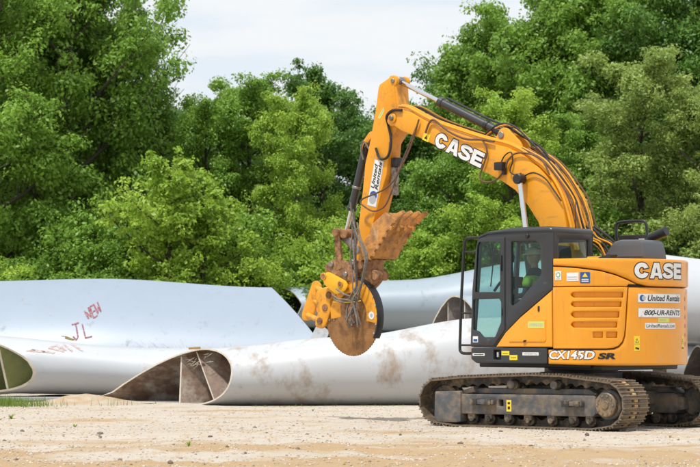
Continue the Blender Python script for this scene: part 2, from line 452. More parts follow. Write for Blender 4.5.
def foil(n=56, lead=.30, mid=.5, sag=.0, te=.05):
    """unit airfoil section, chord 0..1 (0 = round edge), height 0..1: lower side out, upper side back"""
    o = []
    h = n // 2
    for i in range(h):                                  # lower: round edge to thin edge
        t_ = 1 - math.cos(math.pi / 2 * (i / h)) if i < h * .5 else None
        s = i / h
        d = lead * (1 - math.cos(s / .4 * math.pi / 2)) if s < .4 else lead + (1 - lead) * (s - .4) / .6
        z = mid - mid * math.sin(math.acos(max(-1, min(1, 1 - d / lead)))) if d < lead else sag * math.sin(math.pi * (d - lead) / (1 - lead))
        o.append((d, z))
    for i in range(h):                                  # upper: thin edge back to round edge
        s = 1 - i / h
        d = lead * (1 - math.cos(s / .4 * math.pi / 2)) if s < .4 else lead + (1 - lead) * (s - .4) / .6
        z = mid + (1 - mid) * math.sin(math.acos(max(-1, min(1, 1 - d / lead)))) if d < lead else te + (1 - te) * (1 - ((d - lead) / (1 - lead)) ** 1.75)
        o.append((d, z))
    return o

def blade(name, label, st, left, right, webs=(), mats=(P_WHITE, LAM_BROWN), sec=None, thick=.034, group='cut wind turbine blade pieces',
          S=28, web_mat=None, floor_mat=None):
    """st: list of (s, y0, z0, chord, height, tilt deg) along the piece; left / right give the end x from (d metres, z metres)"""
    sec = sec or foil(); n = len(sec)
    def at(s):
        for a, b_ in zip(st[:-1], st[1:]):
            if s <= b_[0]:
                k = (s - a[0]) / (b_[0] - a[0]); k = k * k * (3 - 2 * k) if len(st) > 2 else k
                return [p * (1 - k) + q * k for p, q in zip(a, b_)]
        return st[-1]
    def pt(s, d, z):
        _, y0, z0, c_, h, tl = at(s)
        D, Zz = d * c_, z * h; ca, sa = math.cos(R(tl)), math.sin(R(tl))
        a0, b0 = at(0), at(1)
        xl = left(d * a0[3], z * a0[4]); xr = right(d * b0[3], z * b0[4])
        return (xl + (xr - xl) * s, y0 + D * ca - Zz * sa, z0 + D * sa + Zz * ca)
    # inward normals of the section
    _, _, _, c0, h0, _ = at(0)
    P = [Vector((d * c0, z * h0)) for d, z in sec]
    inn = []
    for i in range(n):
        tng = (P[(i + 1) % n] - P[i - 1]); nn = Vector((-tng.y, tng.x)); nn = nn.normalized() if nn.length else Vector((0, 1))
        q = P[i] + nn * thick
        inn.append((min(max(q.x, .02), c0 - .05) / c0, q.y / h0))
    for i in range(n):                                  # keep the inner skin from crossing itself at the thin edge
        j = n - i if i else 0
        if i and i < n // 2 and inn[i][1] > inn[j % n][1] - .004:
            mz = (inn[i][1] + inn[j % n][1]) / 2; inn[i] = (inn[i][0], mz - .002); inn[j % n] = (inn[j % n][0], mz + .002)
    x0 = pt(.5, .3, 0); org = Vector((x0[0], x0[1], 0))
    g = G()
    jr = np.random.default_rng(len(label)); jit = jr.normal(0, .003, n) + .012 * np.sin(np.arange(n) * .37 + jr.random() * 6)
    def ring(s, pr): return [Vector(pt(s, d, z)) - org + Vector((jit[i] if s == 0 else 0, 0, 0)) for i, (d, z) in enumerate(pr)]
    ss = [i / S for i in range(S + 1)]
    ov = [v for s in ss for v in ring(s, sec)]; iv = [v for s in ss for v in ring(s, inn)]
    fo = [(k * n + i, k * n + (i + 1) % n, (k + 1) * n + (i + 1) % n, (k + 1) * n + i) for k in range(S) for i in range(n)]
    N1 = len(ov)
    g.add(ov, fo, mats[0])
    i0 = len(g.v); g.add(iv, [f[::-1] for f in fo], mats[1])
    if floor_mat:                                       # dust and peeling gel coat on the inner floor
        fm = g.mi(floor_mat)
        for k in range(len(fo)):
            if k % n < n // 2 and sec[k % n][0] > .3: g.m[len(fo) + k] = fm
    mi = g.mi(RIM)
    for e in (0, S):
        for i in range(n):
            a, b_ = e * n + i, e * n + (i + 1) % n
            g.f.append((a, b_, i0 + b_, i0 + a) if e else (b_, a, i0 + a, i0 + b_)); g.m.append(mi)
    me = bpy.data.meshes.new(name); me.from_pydata(g.v, [], g.f)
    for m in g.mats: me.materials.append(m)
    me.polygons.foreach_set('material_index', g.m); me.shade_smooth(); me.set_sharp_from_angle(angle=R(40))
    o = obj(name, me, loc=org); tag(o, label, 'blade piece', group)
    half = n // 2
    def zr(d):
        lo = min(inn[:half], key=lambda q: abs(q[0] - d))[1]; hi = min(inn[half:], key=lambda q: abs(q[0] - d))[1]
        return lo, hi
    for (d, lean, s1) in webs:
        w_ = G(); vs = []; K = 14
        lo, _ = zr(d); _, hi = zr(d + lean); tk = .012 / c0
        for k in range(K + 1):
            s = s1 * k / K + (.012 if k == 0 else 0)
            for (dd, zz) in ((d - tk, lo - .004), (d + tk, lo - .004), (d + lean + tk, hi + .004), (d + lean - tk, hi + .004)):
                vs.append(Vector(pt(s, dd, zz)) - org)
        fs = [(k * 4 + i, k * 4 + (i + 1) % 4, k * 4 + 4 + (i + 1) % 4, k * 4 + 4 + i) for k in range(K) for i in range(4)]
        w_.add(vs, fs, web_mat or mats[1]); w_.add(vs[:4], [(3, 2, 1, 0)], RIM); w_.add(vs[-4:], [(0, 1, 2, 3)], RIM)
        w_.build('shear_web', o)
    return o

blade_c = blade('turbine_blade_piece', 'long white blade piece on the ground in front, its flattened open end showing brown webs',
    [(0, 46.55, 0, 2.45, 1.05, 0), (.3, 46.6, 0, 2.4, 1.26, 0), (.62, 46.7, 0, 2.5, 1.62, 0), (1, 46.8, 0, 2.5, 1.86, 0)],
    lambda d, z: -2.05 - .97 * d - .12 * max(0, d - 1) - .20 * (1 - z / 1.05) - .16 * (z < .12) * max(0, min(1, d - .6)), lambda d, z: 5.55 + .25 * d,
    webs=((.15, .23, .9), (.41, .08, .9)), mats=(P_FRONT, LAM_BROWN), floor_mat=P_DIRTY, thick=.028, sec=foil(64, .26, .5, .012, .035))
blade_b = blade('turbine_blade_piece', 'white blade piece at the left with a green lined opening and faded red writing',
    [(0, 51.2, .12, 2.6, 1.21, 0), (.5, 51.3, .04, 2.5, .99, 0), (1, 51.6, .0, 2.2, .88, 0)],
    lambda d, z: -5.95 - 2.0 * d - .85 * z / 1.17, lambda d, z: .2 + .3 * d,
    webs=((.20, -.10, .9), (.5, -.1, .9)), mats=(P_WHITE, LAM_GREEN), sec=foil(56, .30, .46, .01, .05))
blade_a = blade('turbine_blade_piece', 'broad pale blue blade piece standing on edge behind, sprayed with dark red letters',
    [(0, 56.6, .0, 2.35, 1.0, 66), (.16, 56.6, .0, 2.72, 1.15, 66), (.5, 56.5, .0, 2.78, 1.2, 66), (1, 56.4, .0, 2.56, 1.1, 66)],
    lambda d, z: -9.5, lambda d, z: -.18 - .62 * d, mats=(P_BLUE, LAM_GREY), sec=foil(56, .16, .55, .05, .05))
blade_d = blade('turbine_blade_piece', 'long blue grey blade piece rising to the right behind the saw, scuffed underneath',
    [(0, 60.0, 1.50, 2.3, .92, 0), (.25, 60, 1.38, 2.5, 1.22, 0), (.55, 60, 1.15, 2.7, 1.92, 0), (.78, 60, 1.05, 2.8, 2.10, 0), (1, 60, 1.0, 2.6, 1.62, 0)],
    lambda d, z: -1.12 - .5 * d - .3 * abs(z - .5), lambda d, z: 9.6, mats=(P_BACK, LAM_GREY), sec=foil(56, .34, .5, .0, .06))
blade_g = blade('turbine_blade_piece', 'dirty grey blade piece lying in the shadow under the blue grey one',
    [(0, 60.3, 0, 2.2, 1.48, 0), (.5, 60.3, 0, 2.4, 1.2, 0), (1, 60.3, 0, 2.4, 1.1, 0)],
    lambda d, z: -.35 - .3 * d, lambda d, z: 9.2, mats=(P_DIRTY, LAM_GREY), sec=foil(48, .36, .5, 0, .5))
blade_e = blade('turbine_blade_piece', 'blade piece left of the cab whose arched open end shows two thin webs',
    [(0, 53.2, 0, 2.3, 2.14, 0), (.5, 53.3, 0, 2.3, 2.1, 0), (1, 53.4, 0, 2.2, 1.9, 0)],
    lambda d, z: 2.78 - .58 * d, lambda d, z: 6.2, webs=((.30, 0, .9), (.55, 0, .9)), mats=(P_BACK, LAM_GREY), sec=foil(56, .42, .45, 0, .30))
blade_h = blade('turbine_blade_piece', 'short grey blade piece at the right edge, its dark open end under the white one',
    [(0, 48.6, 0, 2.3, 1.10, 0), (1, 48.8, 0, 2.3, 1.15, 0)],
    lambda d, z: 6.80 - .10 * d + .10 * abs(z - .55), lambda d, z: 11.5, mats=(P_DIRTY, LAM_GREY), sec=foil(48, .4, .5, 0, .2))
blade_f = blade('turbine_blade_piece', 'white blade piece stacked highest at the right edge behind the counterweight',
    [(0, 48.9, 1.12, 2.5, 1.80, 0), (.35, 49, 1.16, 2.5, 1.55, 0), (1, 49.2, 1.2, 2.3, 1.1, 0)],
    lambda d, z: 5.75 - .4 * d, lambda d, z: 12.5, mats=(P_WHITE, LAM_GREY), sec=foil(56, .4, .42, .0, .06))

def flat_panel(name, pts, z0, th, m, label, rotx=0, loc=None):
    g = G(); vs = [(x, y, z0) for x, y in pts] + [(x, y, z0 + th) for x, y in pts]; n = len(pts)
    g.add(vs, [tuple(range(n - 1, -1, -1)), tuple(range(n, 2 * n))] + [(i, (i + 1) % n, n + (i + 1) % n, n + i) for i in range(n)], m)
    o = g.build(name, loc=loc); o.rotation_euler = (rotx, 0, 0); return tag(o, label, 'panel')
flat_panel('shell_panel', [(-2.4, -.5), (2.0, -.35), (2.2, .35), (-2.4, .4)], 0, .05, P_DIRTY,
           'flat grey shell panel lying on the ground under the green lined blade piece', 0, (-5.6, 50.2, .02))
flat_panel('broken_panel', [(-.28, -.05), (.02, -.35), (.3, .5), (.05, .7)], 0, .04, P_DIRTY,
           'broken grey shell panel leaning in the dark gap left of the saw', R(62), (-.74, 54.6, .92))

# sprayed letters: ribbons pressed on to the blade surface
def spray(o, strokes, width, m, name='spray_lettering'):
    bv = BVHTree.FromPolygons([o.matrix_world @ v.co + o.location if False else v.co + o.location for v in o.data.vertices], [tuple(p.vertices) for p in o.data.polygons])
    g = G(); rr = random.Random(5)
    for st_ in strokes:
        pts = []
        for a, b_ in zip(st_[:-1], st_[1:]):
            k = max(2, int(math.dist(a, b_) / .03))
            pts += [(a[0] + (b_[0] - a[0]) * i / k, a[1] + (b_[1] - a[1]) * i / k) for i in range(k)]
        pts.append(st_[-1]); row = []
        for i, p in enumerate(pts):
            q = pts[min(i + 1, len(pts) - 1)]; r_ = pts[max(i - 1, 0)]
            d = Vector((q[0] - r_[0], q[1] - r_[1])).normalized(); nrm = Vector((-d.y, d.x)) * width * (.5 + .2 * rr.random())
            pr = []
            for s in (-1, 1):
                hit = bv.ray_cast(Vector((p[0] + s * nrm.x, 30, p[1] + s * nrm.y)), Vector((0, 1, 0)))
                if hit[0] is None: pr = None; break
                pr.append(hit[0] + hit[1] * (.006 if hit[1].y < 0 else -.006) - o.location)
            row.append(pr)
        for a, b_ in zip(row[:-1], row[1:]):
            if a and b_: g.add([a[0], a[1], b_[1], b_[0]], [(0, 1, 2, 3)], m)
    if g.v: g.build(name, o)
def px2(Yd): return lambda x, y: ((x - 350) * Yd / 2545, 1.32 + (333.7 - y) * Yd / 2545)
c_ = px2(56.3)
def S_(*p): return [c_(x, y) for x, y in p]
spray(blade_a, [S_((89.5, 319), (84, 311), (92, 317.5), (87.5, 307.5)), S_((94.5, 318.5), (89, 307)), S_((89, 307), (92.5, 305)), S_((91.5, 312.5), (95, 310.5)), S_((94.5, 318), (98, 315.5)),
                S_((92.5, 304), (98, 314), (97, 307), (101, 312), (96, 302)),
                S_((73, 325), (80, 323)), S_((77, 324), (80.5, 337), (79, 340), (75.5, 336.5)), S_((83.5, 324), (88, 338), (94.5, 336.5))], .027, SPRAY)
c_ = px2(51.6)
spray(blade_b, [S_((28, 350.5), (48, 352), (33, 349.5), (57, 353)), S_((50, 348), (66, 351.5)), S_((57, 345.5), (68, 350.5)), S_((52, 347.5), (58, 345)), S_((60, 349), (64, 346.5)), S_((67, 341.5), (84, 351.0)), S_((64, 344), (74, 351.5))], .026, SPRAYF)

# torn glass fibres along the top of the left blade piece
FIBRE = mat('torn_glass_fibre', (.72, .74, .76), .7)
g = G(); rr = random.Random(2)
for i in range(110):
    x = -4.35 + 3.0 * rr.random(); y = 52.1 + .25 * rr.random(); z = 1.05 - .03 * rr.random() - .03 * (x + 4.35)
    dx, dz = rr.uniform(-.22, -.02), rr.uniform(.04, .17)
    g.add([(x, y, z), (x + .035, y, z), (x + dx, y - .05 * rr.random(), z + dz)], [(0, 1, 2)], FIBRE)
o = g.build('glass_fibre_strands', blade_b, kind='stuff'); o.location = -blade_b.location
g = G()
for i in range(18):
    d_ = rr.choice((.92, 1.0, .62)) + rr.uniform(-.10, .10); z = rr.uniform(.74, .98) * (1 if d_ < .9 else .92); x = -2.02 - .93 * d_
    g.add([(x, 46.55 + d_, z), (x + .006, 46.55 + d_, z - .010), (x - rr.uniform(.03, .16), 46.5 + d_, z - rr.uniform(-.05, .12))], [(0, 1, 2)], RIM)
o = g.build('torn_fibre_strands', blade_c, kind='stuff'); o.location = -blade_c.location
WOOD = mat('splintered_wood', (.42, .24, .10), .85, var=.35)
g = G(); g.rbox((0, 0, 0), (.22, .05, .04), WOOD, .008); o = g.build('wood_scrap', loc=(-2.88, 47.2, 1.055)); o.rotation_euler = (0, R(-4), R(8))
tag(o, 'orange brown wood scrap on top of the open blade end in front', 'wood scrap')
g = G(); g.rbox((0, 0, 0), (.18, .06, .04), mat('olive_scrap', (.30, .27, .12), .85, var=.4), .01); g.tube([(-.17, 0, .02), (-.05, .01, .03), (.12, 0, .0)], .010, WOOD, 6)
o = g.build('debris_scrap', loc=(-5.72, 51.9, 1.215)); o.rotation_euler = (0, R(12), R(20)); tag(o, 'small olive scrap on top of the blade piece with faded writing', 'scrap')

# ------------------------------------------------------------------ excavator (local x = forward, y = its left, z = up)
EX = empty('excavator', (3.267, 36.0, 0), R(140))
tag(EX, 'orange tracked excavator with a rusty saw attachment parked on the sandy yard', 'excavator')

# --- undercarriage
def track_path():
    p = [(-1.05, 0.0), (1.25, 0.0)]
    p += circle_pts(1.58, .37, .335, 14, -80, 95)
    p += [(1.2, .738), (.45, .770), (-.05, .787), (-.55, .777)]
    p += circle_pts(-1.27, .37, .335, 14, 92, 262)
    return [Vector(q) for q in p]
TP = track_path(); TP.append(TP[0])
TL = [0]
for a, b_ in zip(TP[:-1], TP[1:]): TL.append(TL[-1] + (b_ - a).length)
def tp(s):
    s %= TL[-1]
    for i in range(len(TP) - 1):
        if s <= TL[i + 1]:
            k = (s - TL[i]) / (TL[i + 1] - TL[i]); return TP[i].lerp(TP[i + 1], k)
NS = 46
PITCH = TL[-1] / NS
# one shoe: plate with three grouser bars, bolt heads and a dirt-filled middle
g = G(); Wd = .30; l = PITCH / 2 * .97
prof = [(-l, -.020), (-l, .0), (-l + .012, .004), (-l + .016, .026), (-l + .028, .026), (-l + .034, .0), (-.012, .0), (-.007, .020), (.007, .020), (.012, .0),
        (l - .034, .0), (l - .028, .026), (l - .016, .026), (l - .012, .004), (l, .0), (l, -.020)]
k = len(prof)
g.add([(x, -Wd, z - .026) for x, z in prof] + [(x, Wd, z - .026) for x, z in prof],
      [tuple(range(k)), tuple(range(2 * k - 1, k - 1, -1))] + [(i, k + i, k + (i + 1) % k, (i + 1) % k) for i in range(k)], SHOE)
DIRT = mat('packed_dirt', (.42, .27, .12), .95, bump=.5, var=.25)
for sx in (-1, 1):
    g.rbox((sx * l * .45, 0, -.025), (l * .55, .085, .026), DIRT, .006)
    for sy in (-.075, .075): g.cyl((sx * l * .45, sy, -.03), (sx * l * .45, sy, -.012), .016, BLACK, 6)
shoe0 = g.build('track_shoe', None, 30); SHOE_ME = shoe0.data; bpy.data.objects.remove(shoe0)
def chain_mesh(cy):
    g = G(); M_ = NS * 6; ring = []
    for i in range(M_):
        s = TL[-1] * i / M_; p = tp(s); q = tp(s + .03); tn = (q - p).normalized(); n_ = Vector((-tn.y, tn.x))   # inward
        dep = .085 + (.035 if i % 6 in (0, 1) else (.012 if i % 6 in (2, 5) else 0))
        ring.append((p + n_ * .046, p + n_ * (.046 + dep)))
    vs = []
    for (o_, n_) in ring:
        for dy in (-.10, .10): vs += [(o_.x, cy + dy, o_.y), (n_.x, cy + dy, n_.y)]
    fs = []
    for i in range(M_):
        a, b_ = i * 4, (i + 1) % M_ * 4
        fs += [(a, a + 1, b_ + 1, b_), (a + 2, b_ + 2, b_ + 3, a + 3), (a + 1, a + 3, b_ + 3, b_ + 1), (a, b_, b_ + 2, a + 2)]
    g.add(vs, fs, TRACK); return g
for side in (1, -1):
    cy = side * 1.0
    ch = chain_mesh(cy).build('track_chain', EX)
    for i in range(NS):
        s = (i + .5) * PITCH; p = tp(s); tn = (tp(s + .03) - tp(s - .03)).normalized()
        o = bpy.data.objects.new('track_shoe', SHOE_ME); COL.objects.link(o); o.parent = ch
        # tangent -> local -x so that local z points outwards
        ang = math.atan2(tn.y, tn.x)
        o.matrix_local = Matrix.Translation((p.x, cy, p.y)) @ Matrix.Rotation(-ang, 4, 'Y') @ Matrix.Rotation(math.pi, 4, 'X')
    e = side                                            # outward
    fr = G()
    fo = lambda y: cy + e * y
    # side beam with sloped top
    def bprism(gg, poly, y0, y1, m, bev=.01, holes=()): gg.prism(poly, min(fo(y0), fo(y1)), max(fo(y0), fo(y1)), m, bev, holes)
    bprism(fr, [(1.20, .20), (1.20, .478), (-1.05, .485), (-1.09, .46), (-1.09, .24), (-1.05, .20)], -.22, .245, FRAME, .012, [rnd_poly([(.53, .315), (.53, .405), (.45, .405), (.45, .315)], .012)])
    sl = [(1.18, .48), (.95, .56), (-.90, .57), (-1.06, .485)]
    bprism(fr, sl, -.16, .12, FRAME, .02)
    frame = fr.build('track_frame', EX, 30)
    yk = G(); bprism(yk, rnd_poly([(1.175, .09), (1.175, .52), (1.63, .505), (1.645, .12), (1.58, .075), (1.25, .075)], .02), -.25, .272, FRAME, .012)
    bprism(yk, [(1.02, .58), (1.22, .52), (1.22, .47), (.98, .50)], -.18, .18, FRAME, .01)
    yk.build('idler_yoke', frame)
    for ax, az in ((1.03, .135), (.735, .135), (.40, .13), (.06, .13), (-.33, .13), (-.69, .13), (-.97, .135)):
        q = G(); q.cyl((ax, fo(-.17), az), (ax, fo(.17), az), .078, TRACK, 18, bev=.01); q.cyl((ax, fo(.16), az), (ax, fo(.225), az), .045, TRACK, 12, bev=.008)
        q.rbox((ax, fo(.19), az + .05), (.12, .05, .10), FRAME, .01); q.build('bottom_roller', frame)
    for ax in (.34, -.39):
        q = G(); q.cyl((ax, fo(-.15), .62), (ax, fo(.16), .62), .072, TRACK, 18, bev=.012); q.cyl((ax, fo(.15), .62), (ax, fo(.235), .62), .06, FRAME, 16, bev=.012)
        q.rbox((ax, fo(-.02), .555), (.14, .10, .10), FRAME, .01); q.build('carrier_roller', frame)
    q = G(); q.cyl((1.58, fo(-.12), .37), (1.58, fo(.12), .37), .235, TRACK, 36, bev=.02); q.cyl((1.58, fo(-.05), .37), (1.58, fo(.05), .37), .262, TRACK, 36, bev=.01); q.build('idler_wheel', frame)
    q = G(); te = []
    for i in range(42): te += [((.255 if i % 2 else .205) * math.cos(2 * math.pi * i / 42) - 1.27, (.255 if i % 2 else .205) * math.sin(2 * math.pi * i / 42) + .37)]
    q.prism(te, cy - .035, cy + .035, TRACK, .008); q.build('sprocket', frame)
    q = G(); q.cyl((-1.27, fo(-.05), .365), (-1.27, fo(.20), .365), .205, FRAME, 36, bev=.015); q.cyl((-1.27, fo(.19), .365), (-1.27, fo(.275), .365), .165, SHOE, 36, bev=.014)
    q.cyl((-1.27, fo(.27), .365), (-1.27, fo(.287), .365), .06, SHOE, 24, bev=.006)
    for i in range(10):
        a = 2 * math.pi * i / 10; q.cyl((-1.27 + .125 * math.cos(a), fo(.27), .365 + .125 * math.sin(a)), (-1.27 + .125 * math.cos(a), fo(.285), .365 + .125 * math.sin(a)), .014, STEEL, 6)
    q.build('drive_motor', frame)
    bprism_g = G(); bprism(bprism_g, rnd_poly([(-.98, .23), (-.98, .47), (-1.16, .43), (-1.19, .25)], .03), -.2, .235, FRAME, .012); bprism_g.build('motor_bracket', frame)
    for (a0, a1) in ((.98, .56), (-.60, -.92)):
        q = G(); am = (a0 + a1) / 2; ln = abs(a0 - a1)
        q.rbox((am, fo(.29), .372), (ln, .10, .065), FRAME, .008); q.rbox((am + .3 * ln, fo(.295), .372), (.12, .118, .085), TRACK, .01); q.rbox((am - .3 * ln, fo(.295), .372), (.10, .118, .080), TRACK, .01)
        q.build('step_bracket', frame)
    if side == 1:
        decal('warning_sticker', frame, lambda u, v, n: (.35 - u, 1.245 + n, .325 + v), [('rect', -.042, -.08, .042, .08, YEL), ('rect', -.02, -.05, .02, -.01, INK), ('rect', -.02, .02, .02, .05, INK)])
g = G(); g.rbox((0, 0, .50), (1.25, 1.7, .22), FRAME, .03); g.rbox((.55, .0, .42), (.35, 2.0, .2), FRAME, .03); g.rbox((-.55, 0, .42), (.35, 2.0, .2), FRAME, .03)
g.cyl((0, 0, .55), (0, 0, .88), .52, BLACK, 48); g.cyl((0, 0, .70), (0, 0, .78), .58, BLACK, 48)
g.build('carbody', EX)
# --- revolving frame
g = G(); g.rbox((.1, -.05, .90), (1.9, 2.1, .10), BLACK, .02); g.rbox((-.55, 0, .87), (.9, 1.9, .10), BLACK, .02); g.build('revolving_frame', EX)

# --- house
RT = 1.49
def Fp(u, n=0.):
    """footprint of the house side seen from the left: straight flank, round tail, straight right flank"""
    if u < .41: return (-.40 - u, 1.25 + n)
    th = R(57) - (u - .41) / RT
    if th > -R(57): return (-(RT + n) * math.cos(th), (RT + n) * math.sin(th))
    k = u - .41 - RT * R(114)
    return (-.811 + k, -1.25 - n)
UT = lambda deg: .41 + RT * R(57 - deg)
UMAX = UT(-57) + .38
def wrapped(g, poly, m, n_out, th, bev=.012, holes=()):
    me = plate(poly, holes, th, bev); b_ = bmesh.new(); b_.from_mesh(me); bpy.data.meshes.remove(me)
    us = [v.co.x for v in b_.verts]; u = math.floor(min(us) / .05) * .05 + .0123
    while u < max(us):
        bmesh.ops.bisect_plane(b_, geom=b_.verts[:] + b_.edges[:] + b_.faces[:], plane_co=(u, 0, 0), plane_no=(1, 0, 0)); u += .05
    def fn(q):
        a, bb = Fp(q[0], n_out - th / 2 + q[2]); return (a, bb, q[1])
    return g.bm(b_, m, fn)
# dark core
def loft_core(inset, z0, z1, m):
    pts = [Fp(u, -inset) for u in np.linspace(0.0, UMAX, 70)] + [(-.42, -1.25 + inset), (-.42, 1.25 - inset)]
    n = len(pts); gg = G()
    gg.add([(x, y, z0) for x, y in pts] + [(x, y, z1) for x, y in pts], [tuple(range(n)), tuple(range(2 * n - 1, n - 1, -1))] + [(i, (i + 1) % n, n + (i + 1) % n, n + i) for i in range(n)], m); return gg
loft_core(.075, .93, 2.29, BLACK).build('engine_bay', EX)
core = loft_core(.028, 2.28, 2.325, ORANGE).build('engine_deck', EX)
crease = [(UMAX, 1.965), (1.62, 1.965), (1.42, 1.972), (1.25, 2.005), (1.11, 2.065), (.93, 2.13), (.72, 2.185), (.40, 2.225), (.10, 2.245), (.006, 2.25)]
g = G(); wrapped(g, [(.006, 2.345), (UMAX, 2.345)] + crease, ORANGE, .014, .085, .03); hood = g.build('upper_cowl', EX, 40)
low = [(u, z - .012) for u, z in crease]
g = G(); wrapped(g, [(1.125, 1.972 + .02), (1.25, 1.99), (1.11, 2.050), (.93, 2.115), (.72, 2.17), (.40, 2.21), (.10, 2.23), (.006, 2.235), (.006, 1.965), (1.10, 1.965)], ORANGE, .0, .05, .01); g.build('side_cowl', EX, 40)
cw = [(UMAX, 1.953), (1.125, 1.953)] + [(1.110, 1.75), (1.085, 1.42), (1.072, 1.29), (1.04, 1.20), (.98, 1.140), (.91, 1.112), (.80, 1.104)] + [(-.085, 1.104), (-.085, .905)] + [(0.2, .90), (.9, .885), (UMAX, .885)]
g = G(); wrapped(g, cw, ORANGE, .0, .06, .028); cwo = g.build('counterweight', EX, 40)
slots = []
for (z0, z1, ue) in ((1.885, 1.808, 1.045), (1.757, 1.682, 1.018), (1.622, 1.536, .985), (1.482, 1.400, .955)):
    slots.append(rnd_poly([(.30, (z0 + z1) / 2 - .012), (.34, z1), (ue, z1), (ue, z0), (.34, z0), (.30, (z0 + z1) / 2 + .012)], .012, 2))
for (a, b_) in ((.618, .753), (.80, .955)): slots.append(rnd_poly([(a, 1.262), (b_, 1.262), (b_, 1.345), (a, 1.345)], .008, 2))
door = [(.006, 1.953), (1.108, 1.953), (1.092, 1.75), (1.068, 1.42), (1.055, 1.295), (1.025, 1.21), (.97, 1.153), (.90, 1.127), (.80, 1.118), (.006, 1.118)]
g = G(); wrapped(g, door, ORANGE, .006, .04, .010, slots); edoor = g.build('engine_door', EX, 40)
for s_ in slots:
    us = [p[0] for p in s_]; zs = [p[1] for p in s_]; u0, u1, z0, z1 = min(us), max(us), min(zs), max(zs)
    K = max(2, int((u1 - u0) / .05)); gg = G(); vs = []
    for i in range(K + 1):
        u = u0 + (u1 - u0) * i / K
        for (n_, z) in ((-.045, z0 - .03), (-.030, z1 + .01), (-.034, z1 + .014), (-.049, z0 - .026)): a, bb = Fp(u, n_); vs.append((a, bb, z))
    gg.add(vs, [(i * 4 + j, i * 4 + (j + 1) % 4, i * 4 + 4 + (j + 1) % 4, i * 4 + 4 + j) for i in range(K) for j in range(4)] + [(3, 2, 1, 0), (K * 4, K * 4 + 1, K * 4 + 2, K * 4 + 3)], ORANGE)
    gg.build('louvre_slat', edoor)
g = G(); a, bb = Fp(1.045, .01); g.rbox((a, bb, 1.56), (.03, .03, .09), ORANGE, .006)
# print on the tail
def tailmap(u0, z0, n0=0.): 
    def f(u, v, n):
        a, bb = Fp(u0 + u, n + n0); return (a, bb, z0 + v)
    return f
uC = UT(26.4)
lw = .232
def case_shapes(e):
    """four heavy slab letters, each in a unit box"""
    def arc(cx, cz, rx, rz, a0, a1, n=14): return [(cx + rx * math.cos(R(a0 + (a1 - a0) * i / n)), cz + rz * math.sin(R(a0 + (a1 - a0) * i / n))) for i in range(n + 1)]
    Cc = arc(.5, .5, .5, .5, 22, 338, 26) + [(.66, .38)] + arc(.5, .5, .20, .22, 325, 35, 18) + [(.66, .62)]
    Aa = [(0, 0), (.30, 0), (.36, .17), (.66, .17), (.70, 0), (1.02, 0), (.72, 1), (.32, 1)]
    Ah = [(.42, .36), (.52, .72), (.605, .36)]
    ctr = [(.95, .665), (.86, .80), (.70, .865), (.48, .875), (.25, .83), (.165, .71), (.25, .60), (.5, .515), (.76, .42), (.845, .29), (.74, .165), (.50, .125), (.28, .135), (.14, .21), (.05, .345)]
    cs = spline([Vector((x, z, 0)) for x, z in ctr], 4); l_, r_ = [], []
    ex, ez = e
    cs[0] = cs[0] + (cs[0] - cs[1]).normalized() * ex; cs[-1] = cs[-1] + (cs[-1] - cs[-2]).normalized() * ex
    for i, p in enumerate(cs):
        tn = (cs[min(i + 1, len(cs) - 1)] - cs[max(i - 1, 0)]).normalized(); nn = Vector((-tn.y * (.145 + ex), tn.x * (.118 + ez))); l_.append((p.x + nn.x, p.y + nn.y)); r_.append((p.x - nn.x, p.y - nn.y))
    Ss = [(l_, r_)]
    Ee = [(0, 0), (.95, 0), (.95, .26), (.32, .26), (.32, .385), (.86, .385), (.86, .615), (.32, .615), (.32, .74), (.95, .74), (.95, 1), (0, 1)]
    return [(Cc, []), (Aa, [Ah]), (Ss, []), (Ee, [])]
def fill2d(poly, holes, off):
    c = bpy.data.curves.new('tmp', 'CURVE'); c.dimensions = '2D'; c.fill_mode = 'FRONT'; c.offset = off; c.extrude = .0
    for pts in (poly, *holes):
        s = c.splines.new('POLY'); s.points.add(len(pts) - 1)
        for i, p in enumerate(pts): s.points[i].co = (p[0], p[1], 0, 1)
        s.use_cyclic_u = True
    o = bpy.data.objects.new('tmp', c); me = bpy.data.meshes.new_from_object(o)
    bpy.data.objects.remove(o); bpy.data.curves.remove(c); return me
def case_items(Wt, Ht, o1, m1=INK, m2=WHITE):
    its = []; cw_ = Wt / 4.18
    for off, m in ((.014, m1), (.0, m2)):
        for i, (p, hs) in enumerate(case_shapes((off / cw_, off / Ht))):
            sc = lambda q: (q[0] * cw_ + i * cw_ * 1.06, q[1] * Ht)
            if i == 2:
                its.append(('strip', [sc(q) for q in p[0][0]], [sc(q) for q in p[0][1]], m)); continue
            its.append(('shape', [sc(q) for q in p], [[sc(q) for q in h] for h in hs], off, m))
    return its
    its = []
    its.append(('text', 'CASE', -.014, -.014, Wt + .014, Ht + .014, m1, .085, 0)); its.append(('text', 'CASE', 0, 0, Wt, Ht, m2, .05, 0)); return its
decal('maker_lettering', hood, tailmap(uC, 2.075, .014), case_items(UT(-11.8) - uC, .215, 0))
u0 = UT(24.2); u1 = UT(-11.3)
decal('rental_sticker', cwo, tailmap(u0, 1.742), [('rect', 0, 0, u1 - u0, .128, GREYP), ('rect', .006, .006, u1 - u0 - .006, .122, WHITE), ('poly', circle_pts(.075, .064, .045), BLUE), ('poly', circle_pts(.098, .064, .032), GREYP),
      ('text', 'United Rentals', .165, .024, u1 - u0 - .03, .105, INK, .016, .25)])
decal('phone_sticker', cwo, tailmap(UT(24), 1.54), [('rect', 0, 0, u1 - UT(24), .132, GREYP), ('rect', .006, .006, u1 - UT(24) - .006, .126, WHITE), ('text', '800-UR-RENTS', .10, .032, u1 - UT(24) - .025, .102, INK, .025, .25)])
